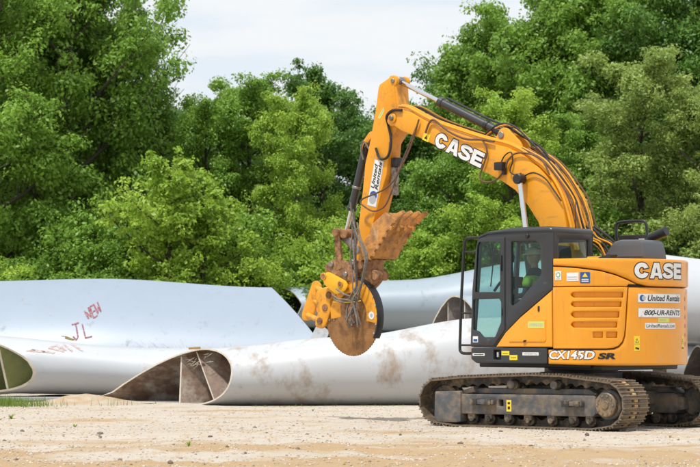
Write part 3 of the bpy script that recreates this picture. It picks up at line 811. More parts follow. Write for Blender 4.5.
decal('website_sticker', cwo, tailmap(UT(19.6), 1.388), [('rect', 0, 0, UT(-5) - UT(19.6), .08, WHITE), ('text', 'UnitedRentals.com', .02, .016, UT(-5) - UT(19.6) - .02, .064, INK, .012, .2)])
decal('inspection_sticker', cwo, tailmap(UT(10.5), 1.478), [('rect', 0, 0, .24, .058, LIME), ('text', 'INSPECTED', .02, .018, .16, .042, GREYP, .0, 0)])
for ud in (26.5, -13.0):
    decal('warning_sticker', cwo, tailmap(UT(ud), 1.085), [('rect', 0, 0, .092, .205, YEL), ('poly', [(.018, .115), (.074, .115), (.046, .175)], INK), ('poly', [(.030, .121), (.062, .121), (.046, .160)], YEL), ('rect', .05, .02, .078, .045, INK), ('rect', .02, .03, .05, .05, INK), ('rect', 0.004, .094, .088, .098, INK)])
for k in range(6):
    decal('reflector_strip', cwo, tailmap(UT(-19.5), 1.15 + k * .125), [('rect', 0, 0, .035, .055, REDP)])
decal('model_lettering', cwo, tailmap(-.06, .975), [('text', 'CX145D', -.01, -.01, .71, .125, INK, .07, .18), ('text', 'CX145D', 0, 0, .70, .115, WHITE, .035, .18), ('text', 'SR', .74, .0, .99, .085, INK, .05, .18)])
sm = lambda u, v, n: Fp(u, n) + (v,)
decal('info_sticker', EX.children[-1] if False else hood, tailmap(.235, 2.035, .002), [('rect', 0, 0, .19, .115, WHITE), ('rect', .015, .02, .175, .03, GREYP), ('rect', .015, .05, .175, .06, GREYP)])
decal('safety_sticker', hood, tailmap(.445, 2.005, .002), [('rect', 0, 0, .135, .15, BLUE), ('poly', [(.03, .085), (.105, .085), (.0675, .14)], YEL), ('rect', .02, .02, .115, .032, WHITE), ('rect', .02, .045, .115, .057, WHITE)])
decal('eco_sticker', hood, tailmap(.045, 2.05, .002), [('rect', 0, 0, .10, .125, WHITE), ('poly', circle_pts(.05, .072, .036), GREENP), ('poly', circle_pts(.05, .072, .024), WHITE), ('rect', .02, .015, .08, .025, GREYP)])
# right-hand deck with handrail, mirror and tank
g = G(); g.rbox((.25, -.86, 1.35), (1.3, .78, .92), ORANGE, .05); g.build('side_tank', EX)
g = G(); g.tube([(-.07, -.8, 2.60), (-.066, -.8, 2.86), (-.14, -.8, 2.92), (-.50, -.8, 2.925), (-.57, -.8, 2.88), (-.605, -.8, 2.74), (-.69, -.8, 2.70)], .022, BLACK, 8, 3)
g.rbox((-.42, -.8, 2.655), (.42, .16, .15), BLACK, .02); g.rbox((-.20, -.8, 2.55), (.12, .14, .36), BLACK, .02); g.tube([(-.2, -.8, 2.45), (-.2, -.8, 1.8)], .025, BLACK, 8, 0)
g.tube([(-.07, -.8, 2.62), (.08, -.78, 2.66), (.12, -.8, 2.58)], .014, BLACK); g.build('handrail', EX)
decal('rail_sticker', EX.children[-1], lambda u, v, n: (-.50 - u, -.72 + n, 2.63 + v), [('rect', 0, 0, .10, .045, GREYP)])
# engine hood and exhaust
HOODP = mat('hood_plastic', (.085, .09, .10), .5, var=.08, dirt=(.2, .19, .18), damt=.2)
g = G(); g.prism(rnd_poly([(-.90, 2.335), (-1.05, 2.52), (-1.10, 2.59), (-1.22, 2.62), (-1.55, 2.615), (-1.60, 2.58), (-1.63, 2.48), (-1.655, 2.335)], .04), -.22, .34, HOODP, .05,
        fn=lambda x, y, z, c: (x + .34, c - z, y)); g.build('engine_hood', EX, 40)
g = G(); g.prism(rnd_poly([(-.72, 2.335), (-.78, 2.37), (-.96, 2.415), (-1.0, 2.40), (-.97, 2.335)], .01), .55, .70, BLACK, .01); g.build('hood_latch', EX)
g = G(); g.rbox((-.66, .55, 2.355), (.22, .2, .06), YELLOW, .012); g.build('grab_step', EX)
g = G(); g.tube([(-.90, -.3, 2.56), (-.98, -.3, 2.66), (-1.02, -.3, 2.69)], .05, BLACK, 14, 3); g.cyl((-.97, -.3, 2.655), (-1.24, -.3, 2.75), .062, BLACK, 18, r1=.068); g.build('exhaust_pipe', EX)

# --- cab
B1, B0 = 1.25, .27
lw_poly = rnd_poly([(.949, 1.80), (.501, 1.807), (.47, 1.76), (.471, 1.486), (.575, 1.274), (.775, 1.274), (.862, 1.358), (.95, 1.372)], .02)
up_poly = rnd_poly([(.882, 2.615), (.468, 2.610), (.470, 1.885), (.928, 1.890)], .035)
sw_poly = rnd_poly([(.304, 2.600), (-.122, 2.593), (-.189, 2.523), (-.205, 2.138), (.204, 1.744), (.307, 1.703)], .03)
out_dark = [(.585, 1.135), (.411, 1.335), (.153, 1.555), (-.40, 1.935), (-.40, 2.735), (.74, 2.735), (.865, 2.68), (.917, 2.53), (.984, 1.95), (1.018, 1.135)]
dr = [(.405, 1.375), (.405, 2.665), (.83, 2.665), (.90, 2.53), (.968, 1.95), (1.0, 1.15), (.60, 1.15)]
dh = [(.43, 1.42), (.43, 2.635), (.82, 2.635), (.875, 2.53), (.945, 1.95), (.965, 1.20), (.62, 1.20)]
g = G(); g.prism(rnd_poly(out_dark, .03), B1 - .06, B1, DARK, .015, [dh, sw_poly])
# right side, rear and front frames, floor
g.prism(rnd_poly([(1.018, 1.135), (.984, 1.95), (.917, 2.53), (.865, 2.68), (.74, 2.735), (-.40, 2.735), (-.40, 1.135)], .03), B0, B0 + .05, DARK, .012, [rnd_poly([(.90, 1.75), (.85, 2.6), (-.3, 2.6), (-.3, 1.75)], .05)])
rear = lambda x, y, z, c: (c - z, x, y)
g.prism(rnd_poly([(B0, 1.135), (B1 - .01, 1.135), (B1 - .01, 2.735), (B0, 2.735)], .03), -.40, -.36, DARK, .012, [rnd_poly([(.385, 2.05), (1.10, 2.05), (1.10, 2.625), (.385, 2.625)], .04)], fn=rear)
ftilt = lambda x, y, z, c: (c - z + (1.135 - y) * .085, x, y)
g.prism(rnd_poly([(B0, 1.135), (B1 - .01, 1.135), (B1 - .01, 2.70), (B0, 2.70)], .03), .965, 1.0, DARK, .012, [rnd_poly([(.34, 1.25), (1.18, 1.25), (1.18, 2.62), (.34, 2.62)], .05)], fn=ftilt)
g.rbox((.30, .76, 1.15), (1.34, .94, .04), DARK, .005)
cab = g.build('cab', EX, 40)
g = G(); g.prism(rnd_poly([(-.405, 2.70), (-.405, 2.755), (-.36, 2.783), (.36, 2.780), (.72, 2.742), (.86, 2.695), (.895, 2.655), (.86, 2.645), (.72, 2.70)], .02), B0 - .015, B1 + .012, DARK, .035)
g.rbox((.12, .76, 2.785), (.7, .6, .03), DARK, .012); g.build('cab_roof', cab, 45)
def pane(poly, b0, parent, fn=None, th=.008):
    g = G(); g.prism(poly, b0, b0 + th, GLASS, .001, fn=fn); return g.build('window_pane', parent)
grow = lambda p, k: [((x - sum(q[0] for q in p) / len(p)) * k + sum(q[0] for q in p) / len(p), (y - sum(q[1] for q in p) / len(p)) * k + sum(q[1] for q in p) / len(p)) for x, y in p]
pane(grow(sw_poly, 1.03), B1 - .04, cab)
pane([(.91, 1.74), (.86, 2.61), (-.31, 2.61), (-.31, 1.74)], B0 + .02, cab)
pane([(.375, 2.04), (1.11, 2.04), (1.11, 2.635), (.375, 2.635)], -.385, cab, rear)
pane([(.33, 1.24), (1.19, 1.24), (1.19, 2.63), (.33, 2.63)], .98, cab, ftilt)
g = G(); g.prism(rnd_poly(dr, .03), B1 - .02, B1 + .018, DARK, .012, [up_poly, lw_poly]); cdoor = g.build('cab_door', EX, 40)
pane(grow(up_poly, 1.04), B1 - .008, cdoor); pane(grow(lw_poly, 1.04), B1 - .008, cdoor)
g = G(); g.rbox((.452, B1 + .03, 2.30), (.025, .03, .22), BLACK, .008); g.build('door_handle', cdoor)
g = G(); g.rbox((.445, B1 + .02, 1.62), (.02, .02, .10), BLACK, .006); g.build('door_hinge', cdoor)
g = G(); g.cyl((.02, B1, 2.665), (.02, B1 + .03, 2.665), .028, BLACK, 14, bev=.005); g.build('grommet', cab)
decal('safety_sticker', cdoor, lambda u, v, n: (.955 - u, B1 + .018 + n, 1.20 + v), [('rect', 0, 0, .09, .085, WHITE), ('rect', .01, .01, .08, .045, BLUE)])
# orange lower cover with hatch
oc = [(.565, 1.138), (.398, 1.338), (.148, 1.545), (-.395, 1.918), (-.395, 1.138)]
g = G(); g.prism(rnd_poly(oc, .012), B1 - .05, B1 + .006, ORANGE, .012); lcov = g.build('lower_cab_cover', EX, 40)
hat = rnd_poly([(.343, 1.205), (.30, 1.27), (.19, 1.36), (.068, 1.44), (-.08, 1.51), (-.22, 1.560), (-.29, 1.52), (-.295, 1.23), (-.27, 1.205)], .02)
g = G(); g.prism(hat, B1 - .03, B1 + .016, ORANGE, .008); hatch = g.build('service_hatch', lcov, 40)
decal('serial_sticker', hatch, lambda u, v, n: (.005 - u, B1 + .016 + n, 1.395 + v), [('rect', 0, 0, .275, .095, LIME), ('text', '10986325', .02, .025, .255, .07, GREYP, .01, 0)])
g = G(); g.prism(rnd_poly([(-.155, 1.625), (-.185, 1.625), (-.185, 1.70), (-.155, 1.70)], .014), B1, B1 + .016, BLACK, .004); g.build('cover_latch', lcov)
g = G(); g.prism(rnd_poly([(.09, 1.205), (.05, 1.205), (.03, 1.235), (.07, 1.235)], .008), B1, B1 + .03, BLACK, .004); g.build('hatch_catch', hatch)
# dark step band under the cab
g = G(); g.prism(rnd_poly([(1.0, 1.125), (-.305, 1.125), (-.305, .907), (.91, .907), (1.0, .965)], .025), B0, B1 + .01, DARK, .02, [rnd_poly([(.605, .962), (.605, 1.092), (.482, 1.092), (.482, .962)], .01)])
g.rbox((.54, B1 - .06, 1.03), (.14, .02, .15), BLACK, .004); g.rbox((.545, B1 - .02, 1.03), (.03, .03, .07), GREYP, .008)
band = g.build('step_band', EX, 40)
pb = lambda a0, z0: (lambda u, v, n: (a0 - u, B1 + .01 + n, z0 + v))
decal('name_sticker', band, pb(.965, 1.012), [('rect', 0, 0, .21, .036, WHITE), ('rect', .02, .013, .19, .023, INK)])
decal('name_sticker', band, pb(.105, 1.022), [('rect', 0, 0, .275, .042, WHITE), ('text', 'UNITEDRENTALS', .02, .012, .255, .030, INK, .0, 0)])
decal('warning_sticker', band, pb(.463, 1.022), [('rect', 0, 0, .135, .06, YEL), ('rect', .02, .02, .115, .028, INK)])
decal('warning_sticker', band, pb(.326, .956), [('rect', 0, 0, .135, .07, YEL), ('rect', .02, .03, .115, .038, INK)])
# grab rail and mirror at the front corner
g = G(); g.tube([(.89, 1.22, 2.665), (1.05, 1.22, 2.668), (1.11, 1.22, 2.64), (1.142, 1.22, 2.56), (1.168, 1.22, 2.2), (1.196, 1.22, 1.79), (1.212, 1.22, 1.40), (1.222, 1.22, 1.12), (1.20, 1.22, 1.065), (1.155, 1.22, 1.045), (1.0, 1.22, 1.045)], .021, BLACK, 10, 4)
for z, x1 in ((2.47, 1.15), (1.61, 1.205), (1.16, 1.22)): g.cyl((.93, 1.22, z), (x1, 1.22, z), .014, BLACK, 8)
g.build('grab_rail', EX)
# inside the cab
g = G(); g.prism(rnd_poly([(.42, 1.62), (.40, 1.72), (.0, 1.70), (-.12, 1.78), (-.22, 2.32), (-.30, 2.32), (-.25, 1.62)], .05), .52, 1.00, SEATM, .05); g.rbox((-.235, .76, 2.44), (.10, .28, .2), SEATM, .04, Matrix.Rotation(R(8), 3, 'Y'))
g.rbox((.1, .76, 1.39), (.5, .42, .44), BLACK, .03); g.build('seat', cab)
g = G()
for y in (.40, 1.10): g.rbox((.22, y, 1.72), (.55, .13, .16), BLACK, .03)
g.build('control_console', cab)
for y in (.42, 1.09):
    g = G(); g.tube([(.42, y, 1.79), (.43, y, 1.87), (.45, y, 1.93)], .018, BLACK); g.rbox((.455, y, 1.96), (.05, .05, .10), BLACK, .018); g.build('joystick', cab)
g = G(); g.tube([(.74, .85, 1.17), (.72, .85, 1.6), (.69, .85, 1.97)], .014, BLACK); g.tube([(.82, .95, 1.92), (.66, .95, 2.08), (.52, .95, 2.06), (.46, .95, 1.94)], .02, BLACK, 8, 4); g.tube([(.84, .7, 1.17), (.78, .7, 1.75), (.76, .7, 1.82)], .018, BLACK); g.build('travel_levers', cab)
g = G(); g.tube([(.87, .95, 2.60), (.80, 1.0, 2.35), (.83, 1.02, 1.98)], .009, BLACK); g.build('wiper_arm', cab)
g = G(); g.rbox((.80, .42, 2.05), (.04, .22, .16), BLACK, .01); g.tube([(.82, .40, 1.15), (.84, .42, 1.97)], .02, BLACK, 8, 0); g.build('monitor', cab)

# --- boom
NB, FB = .13, -.32                       # near and far face of the boom
boom_poly = [(2.98, 4.62), (2.610, 4.432), (2.106, 4.262), (1.611, 4.111), (1.196, 4.010), (.90, 3.875), (.65, 3.70), (.42, 3.49), (.25, 3.22), (.165, 2.90), (.12, 2.40), (.10, 1.95),
             (.16, 1.86), (.30, 1.86), (.37, 1.95), (.46, 2.40), (.65, 2.914), (.825, 3.149), (1.055, 3.385), (1.30, 3.53), (1.613, 3.673), (2.107, 3.924), (2.827, 4.235), (3.03, 4.30)]
g = G(); g.prism(boom_poly, FB, NB, BOOMO, .014)
tip = [(2.85, 4.545), (3.02, 4.628), (3.122, 4.655), (3.28, 4.668)] + circle_pts(3.318, 4.545, .118, 14, 88, -105) + [(3.15, 4.345), (2.827, 4.245)]
for y0, y1 in ((NB - .07, NB + .006), (FB - .006, FB + .07)): g.prism(tip, y0, y1, BOOMO, .012)
boom = g.build('boom', EX, 35)
g = G()
for y in (NB + .006, FB - .006): g.cyl((3.318, y, 4.545), (3.318, y + (.025 if y > 0 else -.025), 4.545), .075, BOOMO, 24, bev=.008)
g.cyl((3.318, FB - .05, 4.545), (3.318, NB + .06, 4.545), .04, STEEL, 18, bev=.006); g.build('boom_tip_pin', boom)
g = G(); g.prism(rnd_poly([(1.52, 4.06), (1.38, 4.30), (1.28, 4.31), (1.02, 4.08), (.95, 3.88)], .06), -.20, -.15, BOOMO, .01); g.prism(rnd_poly([(1.52, 4.06), (1.38, 4.30), (1.28, 4.31), (1.02, 4.08), (.95, 3.88)], .06), .0, .05, BOOMO, .01)
g.cyl((1.36, -.22, 4.20), (1.36, .07, 4.20), .05, STEEL, 16, bev=.006); g.build('arm_cylinder_bracket', boom)
# CASE along the boom side
bl, br = Vector((2.545, 4.098)), Vector((1.665, 3.722)); bu_ = (br - bl).normalized(); bv_ = Vector((-bu_.y, bu_.x)); bv_ = bv_ if bv_.y > 0 else -bv_
def boommap(a0, z0, n0=NB, du=bu_, dv=None):
    dv = dv or (Vector((-du.y, du.x)) if -du.y * 0 + du.x > 0 else Vector((du.y, -du.x)))
    return lambda u, v, n: (a0 + du.x * u + dv.x * v, n0 + n, z0 + du.y * u + dv.y * v)
decal('maker_lettering', boom, boommap(bl.x, bl.y, NB, bu_, bv_), case_items((br - bl).length, .225, 0))
decal('warning_sticker', boom, boommap(2.76, 4.20, NB, bu_, bv_), [('rect', 0, 0, .125, .115, YEL), ('poly', [(.03, .03), (.09, .03), (.06, .09)], INK)])
# pipes and hoses along the boom
def part_tube(name, pts, r, m, parent, n=8, k=4):
    g = G(); g.tube(pts, r, m, n, k); return g.build(name, parent)
for y, dz, m_, r_ in ((.10, .03, BOOMO, .022), (.04, .045, BOOMO, .022), (-.24, .045, BOOMO, .022), (-.29, .03, BOOMO, .022), (.0, .035, HOSEBROWN, .016), (-.18, .04, RUBBER, .016)):
    part_tube('boom_pipe', [(3.22, y, 4.69 + dz), (3.02, y, 4.655 + dz), (2.61, y, 4.455 + dz), (2.106, y, 4.285 + dz), (1.62, y, 4.135 + dz), (1.20, y, 4.035 + dz), (.90, y, 3.90 + dz), (.65, y, 3.73 + dz), (.42, y, 3.52 + dz), (.24, y, 3.24 + dz), (.12, y, 2.90 + dz), (.02, y, 2.5)], r_, m_, boom)
rr = random.Random(11)
HP = [(.62, 3.72), (.42, 3.52), (.21, 3.27), (.10, 3.0), (.02, 2.78)]
for i in range(9):
    y = -.34 + .05 * i; off = .05 + .05 * rr.random(); j = lambda: rr.uniform(-.02, .02)
    e_ = (-.20 - .12 * rr.random(), y - .1, 2.50 + .1 * rr.random())
    part_tube('hydraulic_hose', [(.98 + j(), y, 3.96 + off * .6), (.64, y + j(), 3.76 + off), (.43 - off * .5, y + j(), 3.54 + off), (.20 - off, y + j(), 3.27 + j()), (.09 - off, y + j(), 3.0 + j()), (-.01 - off, y + j(), 2.72 + j()), e_, (-.35, y - .15, 2.36)], .0135, [HOSEBROWN, BOOMO, RUBBER, BOOMO][i % 4], boom)
for i in range(3):
    part_tube('hydraulic_hose', [(-.02, -.1 - .1 * i, 2.85), (-.13 - .05 * i, -.15 - .1 * i, 2.70), (-.28 - .04 * i, -.2 - .1 * i, 2.55), (-.42, -.2 - .1 * i, 2.36)], .018, RUBBER, boom)
# loops hanging over the near face
for pts, m_, r_ in (([(2.668, 4.287), (2.60, 4.43), (2.50, 4.47), (2.256, 4.30), (1.95, 4.17), (1.70, 4.145), (1.56, 4.13), (1.40, 4.10)], HOSEBROWN, .016),
                    ([(1.62, 4.13), (1.56, 4.06), (1.53, 3.94), (1.60, 3.76), (1.66, 3.62), (1.62, 3.54), (1.50, 3.515), (1.34, 3.56), (1.22, 3.68), (1.15, 3.82), (1.02, 3.91), (.80, 3.90), (.56, 3.80), (.42, 3.58)], HOSEBROWN, .013),
                    ([(1.30, 3.74), (1.22, 3.88), (1.10, 3.93), (1.07, 3.80), (1.12, 3.66), (1.02, 3.60), (.92, 3.62)], RUBBER, .010),
                    ([(.86, 3.58), (.70, 3.62), (.50, 3.53), (.35, 3.36), (.22, 3.2)], RUBBER, .011),
                    ([(2.79, 4.50), (2.86, 4.32), (2.96, 4.08), (3.10, 3.85), (3.24, 3.64), (3.42, 3.50), (3.64, 3.42), (3.86, 3.36), (3.92, 3.30), (3.84, 3.235), (3.69, 3.165), (3.55, 3.18), (3.42, 3.26), (3.30, 3.48), (3.14, 3.82), (2.97, 4.14), (2.83, 4.40)], HOSEBROWN, .013)):
    part_tube('hydraulic_hose', [(x, NB + .035, z) for x, z in pts], r_, m_, boom)
g = G(); g.rbox((1.27, NB + .07, 3.735), (.15, .12, .12), BLACK, .02); g.rbox((1.22, NB + .04, 3.66), (.05, .06, .1), BLACK, .01); g.build('work_lamp', boom)
# boom cylinders, one each side
for s in (1, -1):
    yb = (NB + .10) if s == 1 else (FB - .10)
    g = G(); g.cyl((.895, yb, 3.50), (.72, yb, 2.30), .040, CHROME, 20); q = g.build('boom_cylinder_rod', EX)
    g = G(); g.cyl((.745, yb, 2.45), (.62, yb, 1.55), .068, DARK, 24, bev=.01); g.build('cylinder_barrel', q)
    g = G(); g.cyl((.90, yb - .075 * s, 3.535), (.90, yb + .075 * s, 3.535), .075, BLACK, 24, bev=.01); g.build('cylinder_eye', q)
# arm cylinder on top of the boom
pA, pB = Vector((3.372, -.1, 5.118)), Vector((1.36, -.1, 4.20)); dA = (pB - pA)
g = G(); g.cyl(pA, pA + dA * .42, .036, CHROME, 20); q = g.build('arm_cylinder_rod', EX)
g = G(); g.cyl(pA + dA * .38, pA + dA * .97, .064, DARK, 28, bev=.01); g.cyl(pA + dA * .375, pA + dA * .415, .078, DARK, 28, bev=.012); g.cyl(pA + dA * .80, pA + dA * .83, .075, BLACK, 28, bev=.008); g.build('cylinder_barrel', q)
g = G(); g.cyl((3.372, -.17, 5.118), (3.372, -.03, 5.118), .07, STEEL, 20, bev=.008); g.build('cylinder_eye', q)
sd = dA.normalized().cross(Vector((0, 1, 0))).normalized(); sd = sd if sd.z > 0 else -sd
g = G(); g.tube([pA + dA * .43 + sd * .10, pA + dA * .6 + sd * .10, pA + dA * .8 + sd * .10, pA + dA * .98 + sd * .12, Vector((1.1, -.1, 4.18)), Vector((.8, -.12, 4.02)), Vector((.55, -.13, 3.75))], .017, RUBBER); g.build('cylinder_pipe', q)
for i in range(3):
    part_tube('hydraulic_hose', [(1.75, -.02 - .05 * i, 4.20), (1.45, -.0 - .05 * i, 4.36 - .02 * i), (1.2, -.04 - .05 * i, 4.33 - .02 * i), (.9, -.06 - .05 * i, 4.08 - .02 * i), (.6, -.1 - .05 * i, 3.78), (.35, -.14, 3.5)], .013, [RUBBER, BOOMO, HOSEGREY][i], boom)
# antenna and beacon post behind the cab
part_tube('antenna', [(-.15, .35, 2.78), (-.16, .35, 3.2)], .006, BLACK, cab)

# --- arm
an, af = .05, -.25
arm_poly = [(3.325, 5.06), (3.40, 5.195), (3.641, 5.080), (3.665, 5.03), (3.73, 4.653), (3.828, 4.218), (3.926, 3.889), (3.974, 3.481), (4.045, 3.043), (4.104, 2.45), (4.06, 2.36), (3.93, 2.34), (3.84, 2.42), (3.789, 2.945), (3.691, 3.199),
            (3.603, 3.468), (3.504, 3.72), (3.457, 4.185), (3.25, 4.44), (3.215, 4.55), (3.25, 4.66), (3.30, 4.72)]
g = G(); g.prism(arm_poly, af, an, ARMO, .012)
for y0, y1 in ((an - .05, an + .012), (af - .012, af + .05)):
    g.prism([(3.62, 4.98), (3.42, 5.20)] + circle_pts(3.372, 5.118, .082, 12, 70, 250) + [(3.30, 4.70), (3.50, 4.5)], y0, y1, ARMO, .01)
arm = g.build('arm', EX, 35)
g = G(); g.cyl((3.372, af - .03, 5.118), (3.372, an + .03, 5.118), .035, STEEL, 16, bev=.005); g.build('arm_pin', arm)
tl, bl2 = Vector((3.555, 3.915)), Vector((3.708, 3.222)); du = (tl - bl2).normalized(); dv = Vector((du.y, -du.x))
# text runs upward: u along the arm, v towards the left of the picture
amap = lambda u, v, n: (bl2.x + du.x * u + (-dv.x) * -v, an + n, bl2.y + du.y * u + dv.y * v) if False else (bl2.x + du.x * u + dv.x * v, an + n, bl2.y + du.y * u + dv.y * v)
LW = (tl - bl2).length
decal('rental_sticker', arm, amap, [('rect', 0, 0, LW, .185, GREYP), ('rect', .006, .006, LW - .006, .179, WHITE), ('poly', circle_pts(.165, .092, .072), BLUE), ('poly', circle_pts(.105, .092, .066), GREYP),
      ('text', 'United', .275, .098, LW - .06, .165, INK, .02, .25), ('text', 'Rentals', .26, .022, LW - .02, .088, INK, .02, .25)])
decal('inspection_sticker', arm, lambda u, v, n: (3.655 - .60 * u - .45 * v + .0, an + n, 4.565 + .80 * u - .10 * v), [('rect', 0, -.06, .24, .06, LIME), ('rect', .03, -.03, .21, .0, GREYP)])
part_tube('hydraulic_hose', [(3.12, NB + .03, 4.655), (3.30, NB + .03, 4.66), (3.42, NB + .02, 4.58), (3.44, .09, 4.45), (3.40, .08, 4.28), (3.40, .08, 4.12), (3.45, .08, 3.99), (3.53, .08, 3.945), (3.62, .08, 3.97), (3.69, .08, 4.12)], .020, RUBBER, arm)
g = G(); g.rbox((3.42, -.10, 3.90), (.12, .16, .14), BLACK, .02); g.rbox((3.47, -.1, 3.62), (.08, .12, .42), STEEL, .015); g.build('valve_block', arm)
g = G(); g.prism(rnd_poly([(3.80, 4.36), (3.93, 4.20), (3.98, 4.10), (3.98, 4.22), (3.90, 4.36)], .02), -.16, -.12, ARMO, .008); g.prism(rnd_poly([(3.76, 4.40), (3.94, 4.20), (4.06, 4.10), (4.05, 4.22), (3.90, 4.38)], .02), -.06, -.02, ARMO, .008); g.build('bucket_cylinder_bracket', arm)
# bucket cylinder in front of the arm
pA, pB = Vector((4.02, -.09, 4.16)), Vector((4.405, -.09, 2.90)); dA = pB - pA
g = G(); g.cyl(pA + dA * .60, pB, .034, CHROME, 18); q = g.build('bucket_cylinder_rod', EX)
g = G(); g.cyl(pA, pA + dA * .74, .062, DARK, 26, bev=.01); g.cyl(pA + dA * .72, pA + dA * .765, .074, BLACK, 26, bev=.01); g.cyl(pA + dA * .47, pA + dA * .50, .070, STEEL, 26, bev=.005); g.build('cylinder_barrel', q)
for i in range(6):
    x = 4.10 + .05 * rr.random(); part_tube('hydraulic_hose', [(3.86 - .02 * i, .02 - .05 * i, 4.10 + .03 * i), (3.95, .05 - .05 * i, 4.23 - .02 * i), (4.02, .03 - .05 * i, 4.12), (4.0, .0 - .05 * i, 3.96 - .04 * i)], .014, [HOSEGREY, BLACK][i % 2], arm, 6)
# linkage
g = G()
for y in (.04, -.22):
    g.prism(rnd_poly([(4.47, 2.90), (4.40, 2.91), (4.02, 2.62), (4.02, 2.54), (4.10, 2.53), (4.47, 2.81)], .03), y - .02, y + .02, STEEL, .006)
g.cyl((4.42, -.34, 2.86), (4.42, .18, 2.86), .062, RUST, 20, bev=.01); g.build('side_link', EX)
g = G()
for y in (.11, -.29): g.prism(rnd_poly([(4.47, 2.90), (4.38, 2.90), (4.31, 2.30), (4.43, 2.28)], .03), y - .025, y + .025, RUST, .006)
g.cyl((4.30, -.30, 2.84), (4.30, .12, 2.84), .075, RUST, 20, bev=.01); g.build('bucket_link', EX)
# quick coupler
g = G()
for y in (.10, -.30): g.prism(rnd_poly([(4.66, 2.37), (4.46, 2.47), (4.26, 2.43), (4.06, 2.26), (4.0, 2.10), (4.30, 2.12), (4.64, 2.24)], .05), y - .03, y + .03, RUST, .01)
g.prism(rnd_poly([(4.58, 2.34), (4.40, 2.40), (4.12, 2.24), (4.10, 2.14), (4.34, 2.16), (4.58, 2.24)], .04), -.26, .06, RUST, .02)
for x, z in ((4.52, 2.38), (4.24, 2.22), (4.10, 2.40)): g.cyl((x, -.36, z), (x, .16, z), .042, STEEL, 16, bev=.006)
coupler = g.build('quick_coupler', EX)
g = G(); g.prism(rnd_poly([(4.05, 2.46), (3.70, 2.46), (3.68, 2.16), (3.78, 2.05), (3.92, 1.95), (4.05, 2.02), (4.09, 2.2)], .05), -.13, .06, RUST, .02)
g.cyl((3.70, -.16, 2.20), (3.70, .10, 2.20), .08, RUST, 20, bev=.012); g.cyl((3.98, -.26, 2.36), (3.98, .12, 2.36), .075, RUST, 20, bev=.012); g.build('thumb_hinge', EX)
# thumb: four toothed plates and a back sheet
tooth = [(3.70, 2.93), (3.46, 3.10), (3.30, 3.20), (3.24, 3.17), (3.20, 3.10), (3.16, 3.10)]
tr_ = random.Random(4)
def thumb_plate():
    p = [(3.93, 2.44), (3.92, 2.60), (3.74, 2.80), (3.70, 2.94), (3.44, 3.13), (3.36, 3.09), (3.24, 3.115), (3.11, 3.16), (3.075, 3.115), (3.18, 3.05)]
    a, b_ = Vector((3.26, 3.01)), Vector((3.735, 2.44)); n = 6
    for i in range(n):
        w1, w2 = tr_.uniform(-.12, .12), tr_.uniform(.6, 1.3); s = a.lerp(b_, max(0, i + w1) / n); e = a.lerp(b_, (i + .55 + w1) / n); nn = Vector((-(b_ - a).y, (b_ - a).x)).normalized(); nn = nn if nn.x < 0 else -nn
        p += [tuple(s + nn * .015 * w2), tuple(s.lerp(e, .6) + nn * .035 * w2), tuple(e - nn * .012), tuple(a.lerp(b_, (i + .85) / n) - nn * .022 * w2)]
    return p + [(3.735, 2.43)]
TPp = thumb_plate()
g = G(); g.prism(rnd_poly([(3.95, 2.43), (3.94, 2.62), (3.76, 2.83), (3.72, 2.96), (3.45, 3.14), (3.40, 3.10), (3.62, 2.90), (3.70, 2.76), (3.86, 2.56), (3.88, 2.43)], .02), -.46, .16, RUSTORANGE, .012); thumb = g.build('thumb', EX)
for k, y in enumerate((.14, -.05, -.24, -.43)):
    g = G(); g.prism([(x + .004 * k, z + .002 * k) for x, z in thumb_plate()], y - .022, y + .022, RUSTORANGE, .006); g.build('toothed_plate', thumb)
g = G(); g.prism([(3.90, 2.45), (3.68, 2.45), (3.42, 2.86), (3.38, 2.92), (3.48, 3.05), (3.72, 2.80)], -.42, .13, RUSTORANGE, .02); g.build('thumb_web', thumb)
# --- saw attachment
SAW = empty('saw_attachment', (4.161, .05, 1.575), R(-7), EX)
g = G(); g.prism(rnd_poly([(4.718, 2.232), (4.557, 2.262), (4.218, 2.119), (4.170, 2.042), (4.238, 1.960), (4.397, 1.910), (4.637, 2.063)], .035), .13, .165, YELLOW, .008)
g.prism(rnd_poly([(4.718, 2.232), (4.557, 2.262), (4.218, 2.119), (4.170, 2.042), (4.238, 1.960), (4.397, 1.910), (4.637, 2.063)], .035), -.40, -.365, YELLOW, .008)
for x, z in ((4.655, 2.198), (4.315, 2.075)):
    g.cyl((x, -.42, z), (x, .185, z), .038, RUST, 16, bev=.005); g.cyl((x, .165, z), (x, .180, z), .055, SAWO, 16, bev=.004)
g.build('hanger_plate', EX)
hg = EX.children
def fat(p, k): cx_ = sum(q[0] for q in p) / len(p); cz_ = sum(q[1] for q in p) / len(p); return [((x - cx_) * k + cx_, (z - cz_) * (1 + (k - 1) * .4) + cz_) for x, z in p]
p1 = rnd_poly([(5.355, 2.111), (5.283, 2.122), (5.219, 2.047), (5.334, 1.643), (5.416, 1.55), (5.528, 1.55), (5.541, 1.644)], .04)
p2 = rnd_poly([(4.725, 1.998), (4.592, 1.992), (4.562, 1.918), (4.722, 1.492), (4.806, 1.412), (4.910, 1.455), (4.897, 1.546)], .04)
g = G(); g.prism(fat(p1, 1.22), -.43, -.38, SAWO, .008); clamp = g.build('clamp_plate', EX)
g = G(); g.prism(fat(p2, 1.22), -.02, .03, SAWO, .008); cl2 = g.build('clamp_plate', EX)
